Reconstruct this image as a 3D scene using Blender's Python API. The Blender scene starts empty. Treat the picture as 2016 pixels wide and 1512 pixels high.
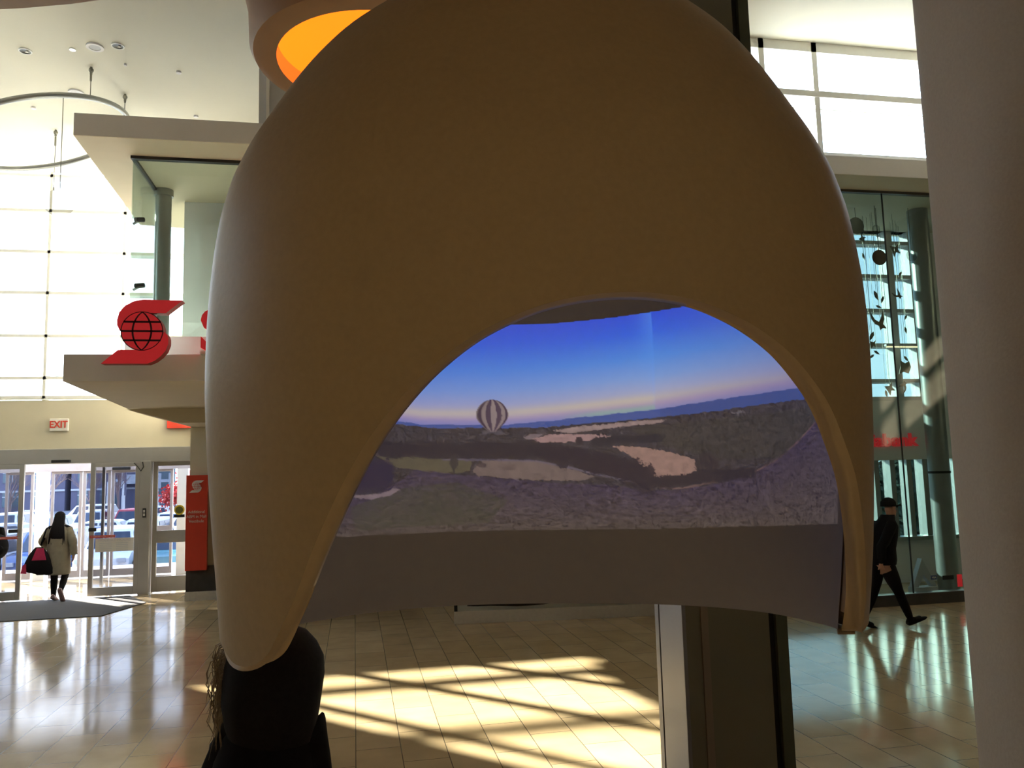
import bpy, bmesh, math, random
import numpy as np
from math import sin, cos, pi, radians, sqrt, atan2, asin
from mathutils import Vector, Matrix

random.seed(7)
SC = bpy.context.scene
COL = SC.collection

# ------------------------------------------------------------------ camera
FPX = 1568.0                                   # focal length in pixels of a 2016 x 1512 frame
PSI, PIT, ROL = radians(11.3), radians(6.3), radians(1.56)
CAMH = 2.2
fw = np.array([sin(PSI)*cos(PIT), cos(PSI)*cos(PIT), sin(PIT)])
_r0 = np.array([cos(PSI), -sin(PSI), 0.0]); _u0 = np.cross(_r0, fw)
rt = cos(ROL)*_r0 - sin(ROL)*_u0
up = np.cross(rt, fw)
CAM = np.array([0.0, 0.0, CAMH])
cd = bpy.data.cameras.new('camera'); cam = bpy.data.objects.new('camera', cd); COL.objects.link(cam)
cd.sensor_width = 36.0; cd.lens = 36.0*FPX/2016.0; cd.clip_end = 500; cd.clip_start = 0.05
M = Matrix(((rt[0], up[0], -fw[0], 0), (rt[1], up[1], -fw[1], 0), (rt[2], up[2], -fw[2], CAMH), (0, 0, 0, 1)))
cam.matrix_world = M
SC.camera = cam

# ------------------------------------------------------------------ world, sun, exposure
SC.view_settings.view_transform = 'Standard'
SC.view_settings.look = 'None'
SC.view_settings.gamma = 1.0
SC.view_settings.use_curve_mapping = False
SC.view_settings.exposure = 0.38
wd = bpy.data.worlds.new('world'); SC.world = wd; wd.use_nodes = True
nt = wd.node_tree; nt.nodes.clear()
wo = nt.nodes.new('ShaderNodeOutputWorld'); wb = nt.nodes.new('ShaderNodeBackground')
tc = nt.nodes.new('ShaderNodeTexCoord'); sx = nt.nodes.new('ShaderNodeSeparateXYZ'); cr = nt.nodes.new('ShaderNodeValToRGB')
cr.color_ramp.elements[0].position = 0.0; cr.color_ramp.elements[0].color = (0.86, 0.93, 1.0, 1)
cr.color_ramp.elements[1].position = 0.7; cr.color_ramp.elements[1].color = (0.42, 0.62, 0.92, 1)
nt.links.new(tc.outputs['Generated'], sx.inputs[0]); nt.links.new(sx.outputs['Z'], cr.inputs[0])
nt.links.new(cr.outputs[0], wb.inputs[0]); nt.links.new(wb.outputs[0], wo.inputs[0])
wb.inputs[1].default_value = 7.5

SUN_AZ, SUN_EL = radians(43), radians(20)      # sun stands ahead-left of the camera
sd = bpy.data.lights.new('sun', 'SUN'); sun = bpy.data.objects.new('sun', sd); COL.objects.link(sun)
sd.energy = 52.0; sd.angle = radians(0.8); sd.color = (1.0, 0.92, 0.76)
trav = Vector((sin(SUN_AZ)*cos(SUN_EL), -cos(SUN_AZ)*cos(SUN_EL), -sin(SUN_EL)))
sun.rotation_euler = trav.to_track_quat('-Z', 'Y').to_euler(); sun.location = (-8, 8, 30)

# ------------------------------------------------------------------ surveying helpers: a pixel's ray met with a plane of the place
def ray(x, y): return fw + rt*((x-1008)/FPX) - up*((y-756)/FPX)
def onY(x, y, Y): d = ray(x, y); return CAM + d*(Y/d[1])
def onX(x, y, X): d = ray(x, y); return CAM + d*(X/d[0])
def onZ(x, y, Z): d = ray(x, y); return CAM + d*((Z-CAMH)/d[2])

# ------------------------------------------------------------------ materials
def lin(c):
    c = [v/255.0 for v in c]
    return [v/12.92 if v <= 0.04045 else ((v+0.055)/1.055)**2.4 for v in c]
def mat(name, rgb, rough=0.6, metal=0.0, spec=0.5, noise=0.0, nscale=8.0, bump=0.0, emit=None, es=0.0):
    m = bpy.data.materials.new(name); m.use_nodes = True
    n = m.node_tree.nodes; l = m.node_tree.links; b = n['Principled BSDF']
    b.inputs['Base Color'].default_value = (*rgb, 1); b.inputs['Roughness'].default_value = rough
    b.inputs['Metallic'].default_value = metal; b.inputs['Specular IOR Level'].default_value = spec
    if noise > 0 or bump > 0:
        t = n.new('ShaderNodeTexCoord'); nz = n.new('ShaderNodeTexNoise'); nz.inputs['Scale'].default_value = nscale
        nz.inputs['Detail'].default_value = 5
        l.new(t.outputs['Object'], nz.inputs['Vector'])
        if noise > 0:
            r = n.new('ShaderNodeMapRange'); r.inputs['From Min'].default_value = 0.3; r.inputs['From Max'].default_value = 0.7
            r.inputs['To Min'].default_value = 1-noise; r.inputs['To Max'].default_value = 1+noise
            mx = n.new('ShaderNodeMix'); mx.data_type = 'RGBA'; mx.blend_type = 'MULTIPLY'; mx.inputs['Factor'].default_value = 1
            mx.inputs[6].default_value = (*rgb, 1)
            l.new(nz.outputs['Fac'], r.inputs['Value']); l.new(r.outputs[0], mx.inputs[7]); l.new(mx.outputs[2], b.inputs['Base Color'])
        if bump > 0:
            bp = n.new('ShaderNodeBump'); bp.inputs['Strength'].default_value = bump; bp.inputs['Distance'].default_value = 0.01
            l.new(nz.outputs['Fac'], bp.inputs['Height']); l.new(bp.outputs[0], b.inputs['Normal'])
    if emit:
        b.inputs['Emission Color'].default_value = (*emit, 1); b.inputs['Emission Strength'].default_value = es
    return m
def glass(name, tint=(0.95, 0.97, 0.96), ior=1.45):
    m = bpy.data.materials.new(name); m.use_nodes = True
    n = m.node_tree.nodes; l = m.node_tree.links; n.clear()
    o = n.new('ShaderNodeOutputMaterial'); mx = n.new('ShaderNodeMixShader'); t = n.new('ShaderNodeBsdfTransparent')
    g = n.new('ShaderNodeBsdfGlossy'); ge = n.new('ShaderNodeNewGeometry'); dp = n.new('ShaderNodeVectorMath'); dp.operation = 'DOT_PRODUCT'
    l.new(ge.outputs['Normal'], dp.inputs[0]); l.new(ge.outputs['Incoming'], dp.inputs[1])
    def mth(op, a, b=None):
        q = n.new('ShaderNodeMath'); q.operation = op; l.new(a, q.inputs[0])
        if b is not None: q.inputs[1].default_value = b
        return q.outputs[0]
    ab = mth('ABSOLUTE', dp.outputs['Value']); inv = n.new('ShaderNodeMath'); inv.operation = 'SUBTRACT'; inv.inputs[0].default_value = 1; l.new(ab, inv.inputs[1])
    f = mth('ADD', mth('MULTIPLY', mth('POWER', inv.outputs[0], 5.0), 0.96), 0.04)       # thin-sheet reflectance
    t.inputs[0].default_value = (*tint, 1); g.inputs['Roughness'].default_value = 0.02
    l.new(f, mx.inputs[0]); l.new(t.outputs[0], mx.inputs[1]); l.new(g.outputs[0], mx.inputs[2]); l.new(mx.outputs[0], o.inputs[0])
    return m

MT = {}
MT['ceil'] = mat('ceiling_paint', (0.72, 0.69, 0.58), 0.8, noise=0.03, nscale=0.7)
MT['wall'] = mat('wall_paint_cream', (0.62, 0.56, 0.42), 0.7, noise=0.03, nscale=2)
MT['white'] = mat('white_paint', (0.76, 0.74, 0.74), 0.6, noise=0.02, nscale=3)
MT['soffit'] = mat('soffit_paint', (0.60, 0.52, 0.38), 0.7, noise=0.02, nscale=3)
MT['grey'] = mat('grey_paint', (0.58, 0.58, 0.59), 0.55, noise=0.03, nscale=3)
MT['dim'] = mat('brown_plaster', (0.22, 0.18, 0.14), 0.8, noise=0.08, nscale=2)
MT['pod'] = mat('beige_shell', (0.39, 0.285, 0.168), 0.5, noise=0.04, nscale=60, bump=0.08)
MT['rim'] = mat('beige_rim', (0.45, 0.33, 0.20), 0.5, noise=0.03, nscale=40)
MT['alu'] = mat('aluminium', (0.46, 0.45, 0.44), 0.38, metal=0.55, noise=0.03, nscale=4)
MT['whitealu'] = mat('white_aluminium', (0.86, 0.85, 0.80), 0.45, noise=0.02)
MT['outeralu'] = mat('outer_door_metal', (.36, .33, .34), .45, noise=.02)
MT['steel'] = mat('brushed_steel', (0.62, 0.60, 0.55), 0.36, metal=.35, noise=0.05, nscale=20)
MT['pipe'] = mat('grey_steel_pipe', (0.33, 0.34, 0.33), 0.35, metal=0.7, noise=0.03)
MT['dimsteel'] = mat('dark_reflector', (.05, .045, .035), .3, metal=.5, noise=.03)
MT['black'] = mat('black_plastic', (0.012, 0.012, 0.012), 0.5, noise=0.1)
MT['rubber'] = mat('black_gasket', (0.008, 0.008, 0.008), 0.7, noise=0.1)
MT['red'] = mat('red_acrylic', (0.62, 0.022, 0.028), 0.35, noise=0.03, emit=(1, .05, .06), es=.16)  # faint emission added to brighten red faces that stand against the windows
MT['redside'] = mat('red_return', (0.30, 0.03, 0.025), 0.5, noise=0.03)
MT['orangered'] = mat('red_board', (0.62, 0.05, 0.025), 0.4, noise=0.03)
MT['signwhite'] = mat('sign_white', (0.75, 0.72, 0.66), 0.5, noise=0.02)
MT['darkline'] = mat('maroon_line', (0.03, 0.006, 0.012), 0.5, noise=0.05)
MT['stone'] = mat('dark_stone', (0.045, 0.042, 0.04), 0.4, noise=0.2, nscale=10)
MT['mat'] = mat('grey_carpet_mat', (0.075, 0.072, 0.075), 0.95, noise=0.25, nscale=120, bump=0.3)
MT['colpanel'] = mat('grey_green_panel', (0.19, 0.175, 0.13), 0.38, noise=0.03, nscale=1.5)
MT['collight'] = mat('pale_metal_panel', (0.25, 0.25, 0.265), 0.35, metal=0.3, noise=0.03, nscale=2)
MT['coljoint'] = mat('brown_joint', (0.25, 0.20, 0.16), 0.5, noise=0.04)
MT['coledge'] = mat('olive_metal_edge', (0.10, 0.115, 0.085), 0.4, metal=0.3, noise=0.04)
MT['nearcol'] = mat('taupe_plaster', (0.34, 0.295, 0.245), 0.65, noise=0.05, nscale=90, bump=0.1)
MT['glass'] = glass('clear_glass')
MT['bankglass'] = glass('green_tinted_glass', (0.84, 0.90, 0.88))
MT['doorglass'] = glass('door_glass', (.70, .71, .74))
MT['bankwin'] = glass('blue_tinted_glass', (0.30, 0.37, 0.38))
MT['frost'] = mat('frosted_disc', (0.70, 0.72, 0.70), 0.4, noise=0.04)
MT['frost'] = glass('pale_acrylic', (.80, .80, .78))
MT['brass'] = mat('brown_disc', (0.14, 0.09, 0.07), 0.4, noise=0.1)
MT['leaf'] = mat('bronze_cutout', (0.20, 0.15, 0.08), 0.4, noise=0.1)
MT['wire'] = mat('steel_wire', (0.25, 0.24, 0.20), 0.4, metal=0.8, noise=0.03)
MT['lamp_on'] = mat('lamp_glow', (1, 1, 1), 0.5, emit=(1, 0.97, 0.9), es=3.0)
MT['asphalt'] = mat('sunlit_asphalt', (0.13, 0.13, 0.15), 0.9, noise=0.15, nscale=2)
MT['concrete'] = mat('pale_paving', (0.34, 0.33, 0.33), 0.85, noise=0.08, nscale=3)
MT['tyre'] = mat('tyre_rubber', (0.015, 0.015, 0.018), 0.8, noise=0.1)
MT['carglass'] = mat('car_window', (0.02, 0.03, 0.06), 0.08, noise=0.05)
MT['bark'] = mat('bare_bark', (0.16, 0.11, 0.11), 0.9, noise=0.2, nscale=30)
MT['redleaf'] = mat('red_foliage', (0.50, 0.06, 0.05), 0.8, noise=0.3, nscale=3)
MT['fir'] = mat('dark_foliage', (0.03, 0.05, 0.03), 0.9, noise=0.4, nscale=3)
MT['skin'] = mat('skin', (0.45, 0.24, 0.16), 0.55, noise=0.05)
MT['hairblack'] = mat('black_hair', (0.010, 0.008, 0.009), 0.75, spec=.2, noise=0.3, nscale=60)
MT['hairsunlit'] = mat('sunlit_brown_hair', (0.22, 0.15, 0.08), 0.5, noise=0.3, nscale=60)
MT['coatbeige'] = mat('beige_padded_coat', (0.27, 0.235, 0.17), 0.8, noise=0.1, nscale=12, bump=0.4)
MT['clothblack'] = mat('black_cloth', (0.009, 0.008, 0.009), 0.9, spec=.15, noise=0.2, nscale=25)
MT['clothdark'] = mat('dark_cloth', (0.008, 0.008, 0.009), 0.9, spec=.15, noise=0.2, nscale=25)
MT['pink'] = mat('pink_fabric', (0.55, 0.02, 0.10), 0.7, noise=0.1, nscale=20)
MT['shoe'] = mat('grey_pink_shoe', (0.25, 0.16, 0.16), 0.6, noise=0.3, nscale=20)
MT['redshoe'] = mat('red_shoe', (0.30, 0.03, 0.04), 0.5, noise=0.2, nscale=20)

def floor_material():
    m = bpy.data.materials.new('beige_floor_tile'); m.use_nodes = True
    n = m.node_tree.nodes; l = m.node_tree.links; b = n['Principled BSDF']
    t = n.new('ShaderNodeTexCoord'); mp = n.new('ShaderNodeMapping')
    mp.inputs['Rotation'].default_value = (0, 0, pi/2)
    br = n.new('ShaderNodeTexBrick'); br.offset = 0.5
    br.inputs['Color1'].default_value = (0.45, 0.335, 0.19, 1); br.inputs['Color2'].default_value = (0.53, 0.41, 0.25, 1)
    br.inputs['Mortar'].default_value = (0.13, 0.10, 0.07, 1)
    br.inputs['Scale'].default_value = 1.0; br.inputs['Mortar Size'].default_value = 0.004; br.inputs['Mortar Smooth'].default_value = 0.2
    br.inputs['Brick Width'].default_value = 0.72; br.inputs['Row Height'].default_value = 0.36
    br.inputs['Bias'].default_value = 0.0
    l.new(t.outputs['Object'], mp.inputs['Vector']); l.new(mp.outputs[0], br.inputs['Vector'])
    nz = n.new('ShaderNodeTexNoise'); nz.inputs['Scale'].default_value = 3; nz.inputs['Detail'].default_value = 8
    l.new(t.outputs['Object'], nz.inputs['Vector'])
    r = n.new('ShaderNodeMapRange'); r.inputs['From Min'].default_value = 0.3; r.inputs['From Max'].default_value = 0.7
    r.inputs['To Min'].default_value = 0.88; r.inputs['To Max'].default_value = 1.08
    mx = n.new('ShaderNodeMix'); mx.data_type = 'RGBA'; mx.blend_type = 'MULTIPLY'; mx.inputs['Factor'].default_value = 1
    l.new(nz.outputs['Fac'], r.inputs['Value']); l.new(br.outputs['Color'], mx.inputs[6]); l.new(r.outputs[0], mx.inputs[7])
    l.new(mx.outputs[2], b.inputs['Base Color'])
    r2 = n.new('ShaderNodeMapRange'); r2.inputs['To Min'].default_value = 0.07; r2.inputs['To Max'].default_value = 0.15
    l.new(nz.outputs['Fac'], r2.inputs['Value']); l.new(r2.outputs[0], b.inputs['Roughness'])
    b.inputs['Specular IOR Level'].default_value = 0.85
    bp = n.new('ShaderNodeBump'); bp.inputs['Strength'].default_value = 0.25; bp.inputs['Distance'].default_value = 0.002
    l.new(br.outputs['Fac'], bp.inputs['Height']); bp.invert = True
    nz2 = n.new('ShaderNodeTexNoise'); nz2.inputs['Scale'].default_value = 1.6; nz2.inputs['Detail'].default_value = 1
    l.new(t.outputs['Object'], nz2.inputs['Vector'])
    bp2 = n.new('ShaderNodeBump'); bp2.inputs['Strength'].default_value = 0.12; bp2.inputs['Distance'].default_value = 0.01
    l.new(nz2.outputs['Fac'], bp2.inputs['Height']); l.new(bp2.outputs[0], bp.inputs['Normal']); l.new(bp.outputs[0], b.inputs['Normal'])
    return m
MT['floor'] = floor_material()

# ------------------------------------------------------------------ mesh helpers
class MB:
    def __init__(s): s.v = []; s.f = []; s.mi = []; s.cur = 0
    def add(s, vs, fs):
        b = len(s.v); s.v += [tuple(map(float, p)) for p in vs]
        for f in fs: s.f.append([b+i for i in f]); s.mi.append(s.cur)
        return s
    def box(s, x0, x1, y0, y1, z0, z1):
        vs = [(x, y, z) for x in (x0, x1) for y in (y0, y1) for z in (z0, z1)]
        return s.add(vs, [(0,1,3,2),(4,6,7,5),(0,4,5,1),(2,3,7,6),(0,2,6,4),(1,5,7,3)])
    def prism(s, pts, axis, a, b):
        """pts 2-D outline; axis 'y': pts are (x,z), 'z': (x,y), 'x': (y,z)"""
        n = len(pts)
        def P(p, h):
            return (p[0], h, p[1]) if axis == 'y' else (p[0], p[1], h) if axis == 'z' else (h, p[0], p[1])
        vs = [P(p, a) for p in pts] + [P(p, b) for p in pts]
        fs = [tuple(range(n)), tuple(range(2*n-1, n-1, -1))] + [(i, (i+1) % n, n+(i+1) % n, n+i) for i in range(n)]
        return s.add(vs, fs)
    def ringloft(s, rings, cap=True, closed=True):
        """rings: list of lists of points, same count"""
        n = len(rings[0]); vs = [p for r in rings for p in r]; fs = []
        for k in range(len(rings)-1):
            for i in range(n if closed else n-1):
                j = (i+1) % n; fs.append((k*n+i, k*n+j, (k+1)*n+j, (k+1)*n+i))
        if cap: fs += [tuple(range(n-1, -1, -1)), tuple((len(rings)-1)*n+i for i in range(n))]
        return s.add(vs, fs)
    def tube(s, pts, r, seg=8, cap=True):
        pts = [Vector(p) for p in pts]; rs = r if isinstance(r, (list, tuple)) else [r]*len(pts); rings = []
        a = None
        for i, p in enumerate(pts):
            d = (pts[min(i+1, len(pts)-1)]-pts[max(i-1, 0)]).normalized()
            if a is None:
                a = d.orthogonal().normalized()
            a = (a - d*a.dot(d)); a = a.normalized() if a.length > 1e-6 else d.orthogonal().normalized()
            b = d.cross(a)
            rings.append([p+(a*cos(2*pi*k/seg)+b*sin(2*pi*k/seg))*rs[i] for k in range(seg)])
        return s.ringloft(rings, cap)
    def ell(s, rings, seg=16, cap=True):
        """rings: (cx,cy,cz,rx,ry)"""
        return s.ringloft([[(c[0]+c[3]*cos(2*pi*k/seg), c[1]+c[4]*sin(2*pi*k/seg), c[2]) for k in range(seg)] for c in rings], cap)
    def sphere(s, c, r, seg=14, n=8, sc=(1, 1, 1)):
        rs = [(c[0], c[1], c[2]+sc[2]*r*-cos(pi*(k+.05)/(n+.1)), sc[0]*r*sin(pi*(k+.05)/(n+.1)), sc[1]*r*sin(pi*(k+.05)/(n+.1))) for k in range(n+1)]
        return s.ell(rs, seg)
    def cyl(s, p0, p1, r, seg=16): return s.tube([p0, p1], r, seg)

def link(name, me, parent=None):
    o = bpy.data.objects.new(name, me); COL.objects.link(o)
    if parent is not None: o.parent = parent
    return o
def build(mb, name, mats, parent=None, smooth=False, bevel=0, loc=None, fix=True):
    me = bpy.data.meshes.new(name)
    org = Vector(loc) if loc is not None else Vector((0, 0, 0))
    me.from_pydata([tuple(Vector(v)-org) for v in mb.v], [], mb.f)
    for m in (mats if isinstance(mats, (list, tuple)) else [mats]): me.materials.append(m)
    for p, i in zip(me.polygons, mb.mi): p.material_index = i; p.use_smooth = bool(smooth)
    if fix:
        bm = bmesh.new(); bm.from_mesh(me); bmesh.ops.recalc_face_normals(bm, faces=bm.faces); bm.to_mesh(me); bm.free()
    if smooth and smooth != 'all':
        me.set_sharp_from_angle(angle=radians(40))
    o = link(name, me, parent)
    if loc is not None: o.location = loc
    if bevel:
        md = o.modifiers.new('bevel', 'BEVEL'); md.width = bevel; md.segments = 2; md.limit_method = 'ANGLE'
    return o
def empty(name, loc=(0, 0, 0), rz=0):
    o = bpy.data.objects.new(name, None); COL.objects.link(o); o.location = loc; o.rotation_euler = (0, 0, rz)
    o.empty_display_size = 0.1
    return o
def tag(o, label, cat, group=None, kind=None):
    o['label'] = label; o['category'] = cat
    if group: o['group'] = group
    if kind: o['kind'] = kind
    return o
def struct(o, label, cat): return tag(o, label, cat, kind='structure')
def copy_tree(o, parent=None):
    c = o.copy(); COL.objects.link(c)
    if parent is not None: c.parent = parent
    for ch in [x for x in bpy.data.objects if x.parent == o]: copy_tree(ch, c)
    return c
def text_mesh(name, body, size, depth, m, parent, loc, rot, align='CENTER', bold=0.0, sx=1.0):
    cu = bpy.data.curves.new(name, 'FONT'); cu.body = body; cu.size = size; cu.extrude = depth/2; cu.align_x = align; cu.align_y = 'CENTER'
    cu.offset = bold; cu.resolution_u = 4
    t = bpy.data.objects.new('tmp', cu); COL.objects.link(t)
    dg = bpy.context.evaluated_depsgraph_get()
    me = bpy.data.meshes.new_from_object(t.evaluated_get(dg)); bpy.data.objects.remove(t)
    me.materials.clear(); me.materials.append(m); me.name = name
    o = link(name, me, parent); o.location = loc; o.rotation_euler = rot; o.scale = (sx, 1, 1)
    return o
FRONT = (pi/2, 0, 0)          # lettering that faces the camera side (-Y)

# ================================================================== LARGE STRUCTURE
WY = 17.3      # plane of the entrance wall
BX = -1.26     # left end of the wall over the bank
# floor
fl = MB().box(-12, 15, -7, WY+3.4, -0.15, 0)
struct(build(fl, 'floor', MT['floor']), 'glossy beige stone tile floor of the mall', 'floor')
# ceiling: slopes gently down to the window wall
c = MB(); zc = lambda y: 8.9 - max(0, y-11)*0.055 if y > 11 else 8.9
c.prism([(-7, 8.9), (11, 8.9), (WY, 8.57), (WY, 9.2), (-7, 9.2)], 'x', -12, BX)
c.prism([(-7, 8.9), (11, 8.9), (11, 9.2), (-7, 9.2)], 'x', BX, 15)
struct(build(c, 'ceiling', MT['ceil']), 'smooth cream ceiling high above the hall', 'ceiling')
# walls out of frame close the hall
b = MB().box(-12.2, -12, -7, WY, 0, 4.4); b.box(-12.2, -12, -7, WY, 8.3, 9.2); b.box(-12.2, -12, -7, 8.5, 4.4, 8.3); b.box(-12.2, -12, 8.5, 11.5, 4.4, 5.4); b.box(-12.2, -12, 11.5, WY, 4.4, 8.3)
struct(build(b, 'wall_left', MT['wall']), 'cream left wall of the hall', 'wall')
b = MB()  # unseen window, added and sized to light the pod from the left
for k in range(4): b.box(-12.15, -12.02, 8.5+k*1.0-.03, 8.5+k*1.0+.03, 5.4, 8.3)
for z in (5.4, 6.8, 8.3): b.box(-12.15, -12.02, 8.5, 11.5, z-.03, z+.03)
w = empty('added_window', (-12, 6, 4.4)); struct(w, 'added high window band in the left wall out of frame, lighting the pod', 'window')
o = build(b, 'window_frame', MT['whitealu'], w); o.location = (12, -6, -4.4)
o = build(MB().box(-12.1, -12.09, 8.5, 11.5, 5.4, 8.3), 'pane', MT['glass'], w); o.location = (12, -6, -4.4)
struct(build(MB().box(-12, 15, -7.2, -7, 0, 9.2), 'wall_back', MT['dim']), 'brown wall behind the camera', 'wall')
struct(build(MB().box(15, 15.2, -7, 13.5, 0, 9.2), 'wall_right', MT['dim']), 'brown wall closing the right of the hall', 'wall')
# entrance wall band above the doors
b = MB(); b.box(-12, -3.05, WY, WY+0.3, 2.89, 3.87); b.box(-12, -8.9, WY, WY+0.3, 0, 2.89); b.box(-12, -9.4, WY, WY+.3, 3.87, 8.6)
struct(build(b, 'wall_front', MT['wall']), 'cream wall band above the entrance doors', 'wall')
# recess wall beneath the lower canopy
b = MB(); b.box(-3.04, 5.0, 16.0, 16.3, 0, 9.0); b.box(-3.04, -2.84, 16.3, WY+3.3, 0, 3.45)
b.box(4.9, 5.1, 13.3, 16.0, 0, 6.6)
struct(build(b, 'wall_recess', MT['wall']), 'cream wall beneath the lower canopy', 'wall')
# dark stone foot of that wall with pale skirting
b = MB().box(-3.07, 1.2, 15.93, 16.0, 0.16, 0.62); struct(build(b, 'trim_1', MT['stone']), 'dark stone cladding under the tall red sign', 'wall cladding')
b = MB().box(-3.08, 1.2, 15.90, 16.0, 0.0, 0.16); struct(build(b, 'baseboard_recess', MT['steel']), 'pale metal skirting under the dark stone', 'skirting')
# curtain wall of windows over the entrance
w = empty('window_1', (-6, WY, 3.87)); struct(w, 'tall curtain wall of white gridded windows above the entrance', 'window')
vx = [-9.42, -8.9, -7.48, -6.06, -4.64, -3.22, -1.80]
zs = [3.93, 4.32, 5.17, 6.05, 6.9, 7.76, 8.50]
g = MB()
for x in vx: g.box(x-.027, x+.027, WY-.02, WY+.2, 3.87, 8.57)
for z in zs: g.box(-9.42, BX, WY-.02, WY+.24, z-.03, z+.03)
build(g, 'window_frame', MT['whitealu'], w).location = (6, -WY, -3.87)
build(MB().box(-9.42, BX, WY+.09, WY+.10, 3.87, 8.57), 'pane', MT['glass'], w).location = (6, -WY, -3.87)
# wall above the bank with its clerestory
b = MB(); b.box(BX, 6.05, 10.9, 11.2, 6.9, 8.9); b.box(BX, BX+.25, 11.2, 15.9, 6.9, 8.9)
struct(build(b, 'wall_upper', MT['grey']), 'grey wall rising above the upper bank canopy', 'wall')
struct(build(MB().box(-1.16, -1.12, 10.86, 10.9, 6.9, 8.9), 'trim_2', MT['whitealu']), 'thin pale vertical trim on the grey wall above the canopy', 'trim')
w = empty('window_2', (7.2, 10.9, 6.9)); struct(w, 'clerestory window strip above the bank on the right', 'window')
g = MB()
for x in (6.32, 7.24, 9.9, 12.5): g.box(x-.045, x+.045, 10.88, 11.12, 6.9, 8.9)
for z in (7.02, 8.03): g.box(6.05, 15, 10.86, 11.15, z-.05, z+.05); g.box(6.05, 15, 11.05, 11.14, z-.17, z-.15)
g.box(6.05, 15, 10.88, 11.15, 8.74, 8.9)
build(g, 'window_frame', MT['whitealu'], w).location = (-7.2, -10.9, -6.9)
build(MB().box(6.05, 15, 11.0, 11.01, 6.9, 8.9), 'pane', MT['glass'], w).location = (-7.2, -10.9, -6.9)
# bank: upper canopy, lower canopy
b = MB(); b.prism([(-3.48, 10.57), (15, 10.57), (15, 13.5), (5, 13.5), (5, 15.9), (-3.6, 15.9-1.6)], 'z', 6.6, 6.9)
b.cur = 0
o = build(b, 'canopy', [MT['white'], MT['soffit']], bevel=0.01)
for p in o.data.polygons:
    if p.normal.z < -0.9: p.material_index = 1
struct(o, 'wide white upper canopy slab with cream underside over the glass bank front', 'canopy')
b = MB(); b.prism([(-3.50, 10.57), (4.9, 10.57), (4.9, 15.9), (-3.0, 15.9), (-3.0, 14.65), (-3.8, 14.6)], 'z', 3.45, 3.79)
o = build(b, 'canopy', [MT['white'], MT['soffit']], bevel=0.01)
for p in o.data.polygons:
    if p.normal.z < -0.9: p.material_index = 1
struct(o, 'lower white canopy slab carrying the red bank lettering', 'canopy')
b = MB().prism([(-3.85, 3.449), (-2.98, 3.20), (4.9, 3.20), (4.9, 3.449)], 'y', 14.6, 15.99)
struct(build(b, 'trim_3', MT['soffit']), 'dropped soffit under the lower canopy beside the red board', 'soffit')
# kerb behind the lettering, glass box above it
b = MB().box(-2.93, 4.9, 11.05, 11.3, 3.79, 4.10)
struct(build(b, 'trim_4', MT['grey']), 'grey sill behind the red bank letters', 'sill')
w = empty('window_3', (-2.93, 11.2, 4.1)); struct(w, 'green tinted glass box between the two canopies', 'window')
def wpart(mb, nm, m, p, **k):
    o = build(mb, nm, m, p, **k); o.location = (-p.location.x, -p.location.y, -p.location.z); return o
wpart(MB().box(-2.93, 5.0, 11.2, 11.215, 4.1, 6.57), 'front_pane', MT['bankglass'], w)
wpart(MB().box(-2.93, -2.915, 11.23, 12.9, 3.79, 6.57), 'side_pane', MT['bankglass'], w)
g = MB(); g.box(-2.95, 5, 11.16, 11.24, 6.56, 6.6); g.box(-2.95, -2.90, 11.24, 12.9, 6.56, 6.6)
wpart(g, 'window_frame', MT['black'], w)
b = MB(); b.box(-2.62, 5.0, 13.0, 13.15, 3.79, 6.6)
struct(build(b, 'wall_glass_box', MT['white']), 'pale wall inside the glass box behind the red logo', 'wall')
b = MB().box(-2.35, 1, 12.85, 12.99, 3.79, 6.2)
struct(build(b, 'trim_5', MT['white']), 'raised pale wall panel inside the glass box', 'wall panel')
# steel column in the glass box
b = MB().cyl((-2.82, 12.5, 3.8), (-2.82, 12.5, 6.55), 0.115, 20); b.cyl((-2.82, 12.5, 6.5), (-2.82, 12.5, 6.6), 0.14, 20)
tag(build(b, 'steel_column', MT['pipe'], smooth=True), 'round grey steel column in the corner of the glass box behind the red logo', 'column')
for z in (5.83, 4.89):
    q = onY(268, 434 if z > 5 else 565, 11.6)
    t = empty('spotlight', (q[0], 11.6, z))
    t1 = build(MB().cyl((0.0, -0.04, 0.0), (0.09, 0.04, 0.03), 0.035, 12), 'lamp_head', MT['black'], t, smooth=True)
    build(MB().cyl((-0.04, 0, -0.05), (0.04, 0, 0.0), 0.018, 8), 'bracket', MT['pipe'], t, smooth=True)
    tag(t, ('upper' if z > 5 else 'lower')+' small black spotlight clamped inside the glass box left edge', 'spotlight')

# bank storefront on the right, glass to the floor
w = empty('window_4', (7, 11.2, 0)); struct(w, 'floor to ceiling glass bank front right of the big pod', 'window')
wpart(MB().box(5.0, 15, 11.2, 11.215, 0.17, 6.57), 'pane', MT['bankglass'], w)
g = MB(); g.box(5, 15, 11.16, 11.24, 6.56, 6.6); g.box(5, 15, 11.12, 11.28, 0.0, 0.17)
wpart(g, 'window_frame', MT['stone'], w)
j = MB()
for px in (1785, ): 
    q = onY(px, 1000, 11.19); j.box(q[0]-.008, q[0]+.008, 11.18, 11.2, 0.17, 6.57)
wpart(j, 'glass_joint', MT['black'], w)
b = MB().box(4.9, 5.0, 11.2, 13.3, 0, 6.6); struct(build(b, 'wall_bank_side', MT['wall']), 'cream side wall of the bank vestibule', 'wall')
BY = 13.2
def bz(y, x=1740): return float(onY(x, y, BY)[2])
def bxx(x, y): return float(onY(x, y, BY)[0])
zt, zw, zl0, zl1 = bz(414), bz(785), bz(920), bz(1060)
b = MB()
b.box(5, 15, BY, BY+.2, bz(890)-.15, zw)              # band with the lettering
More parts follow.
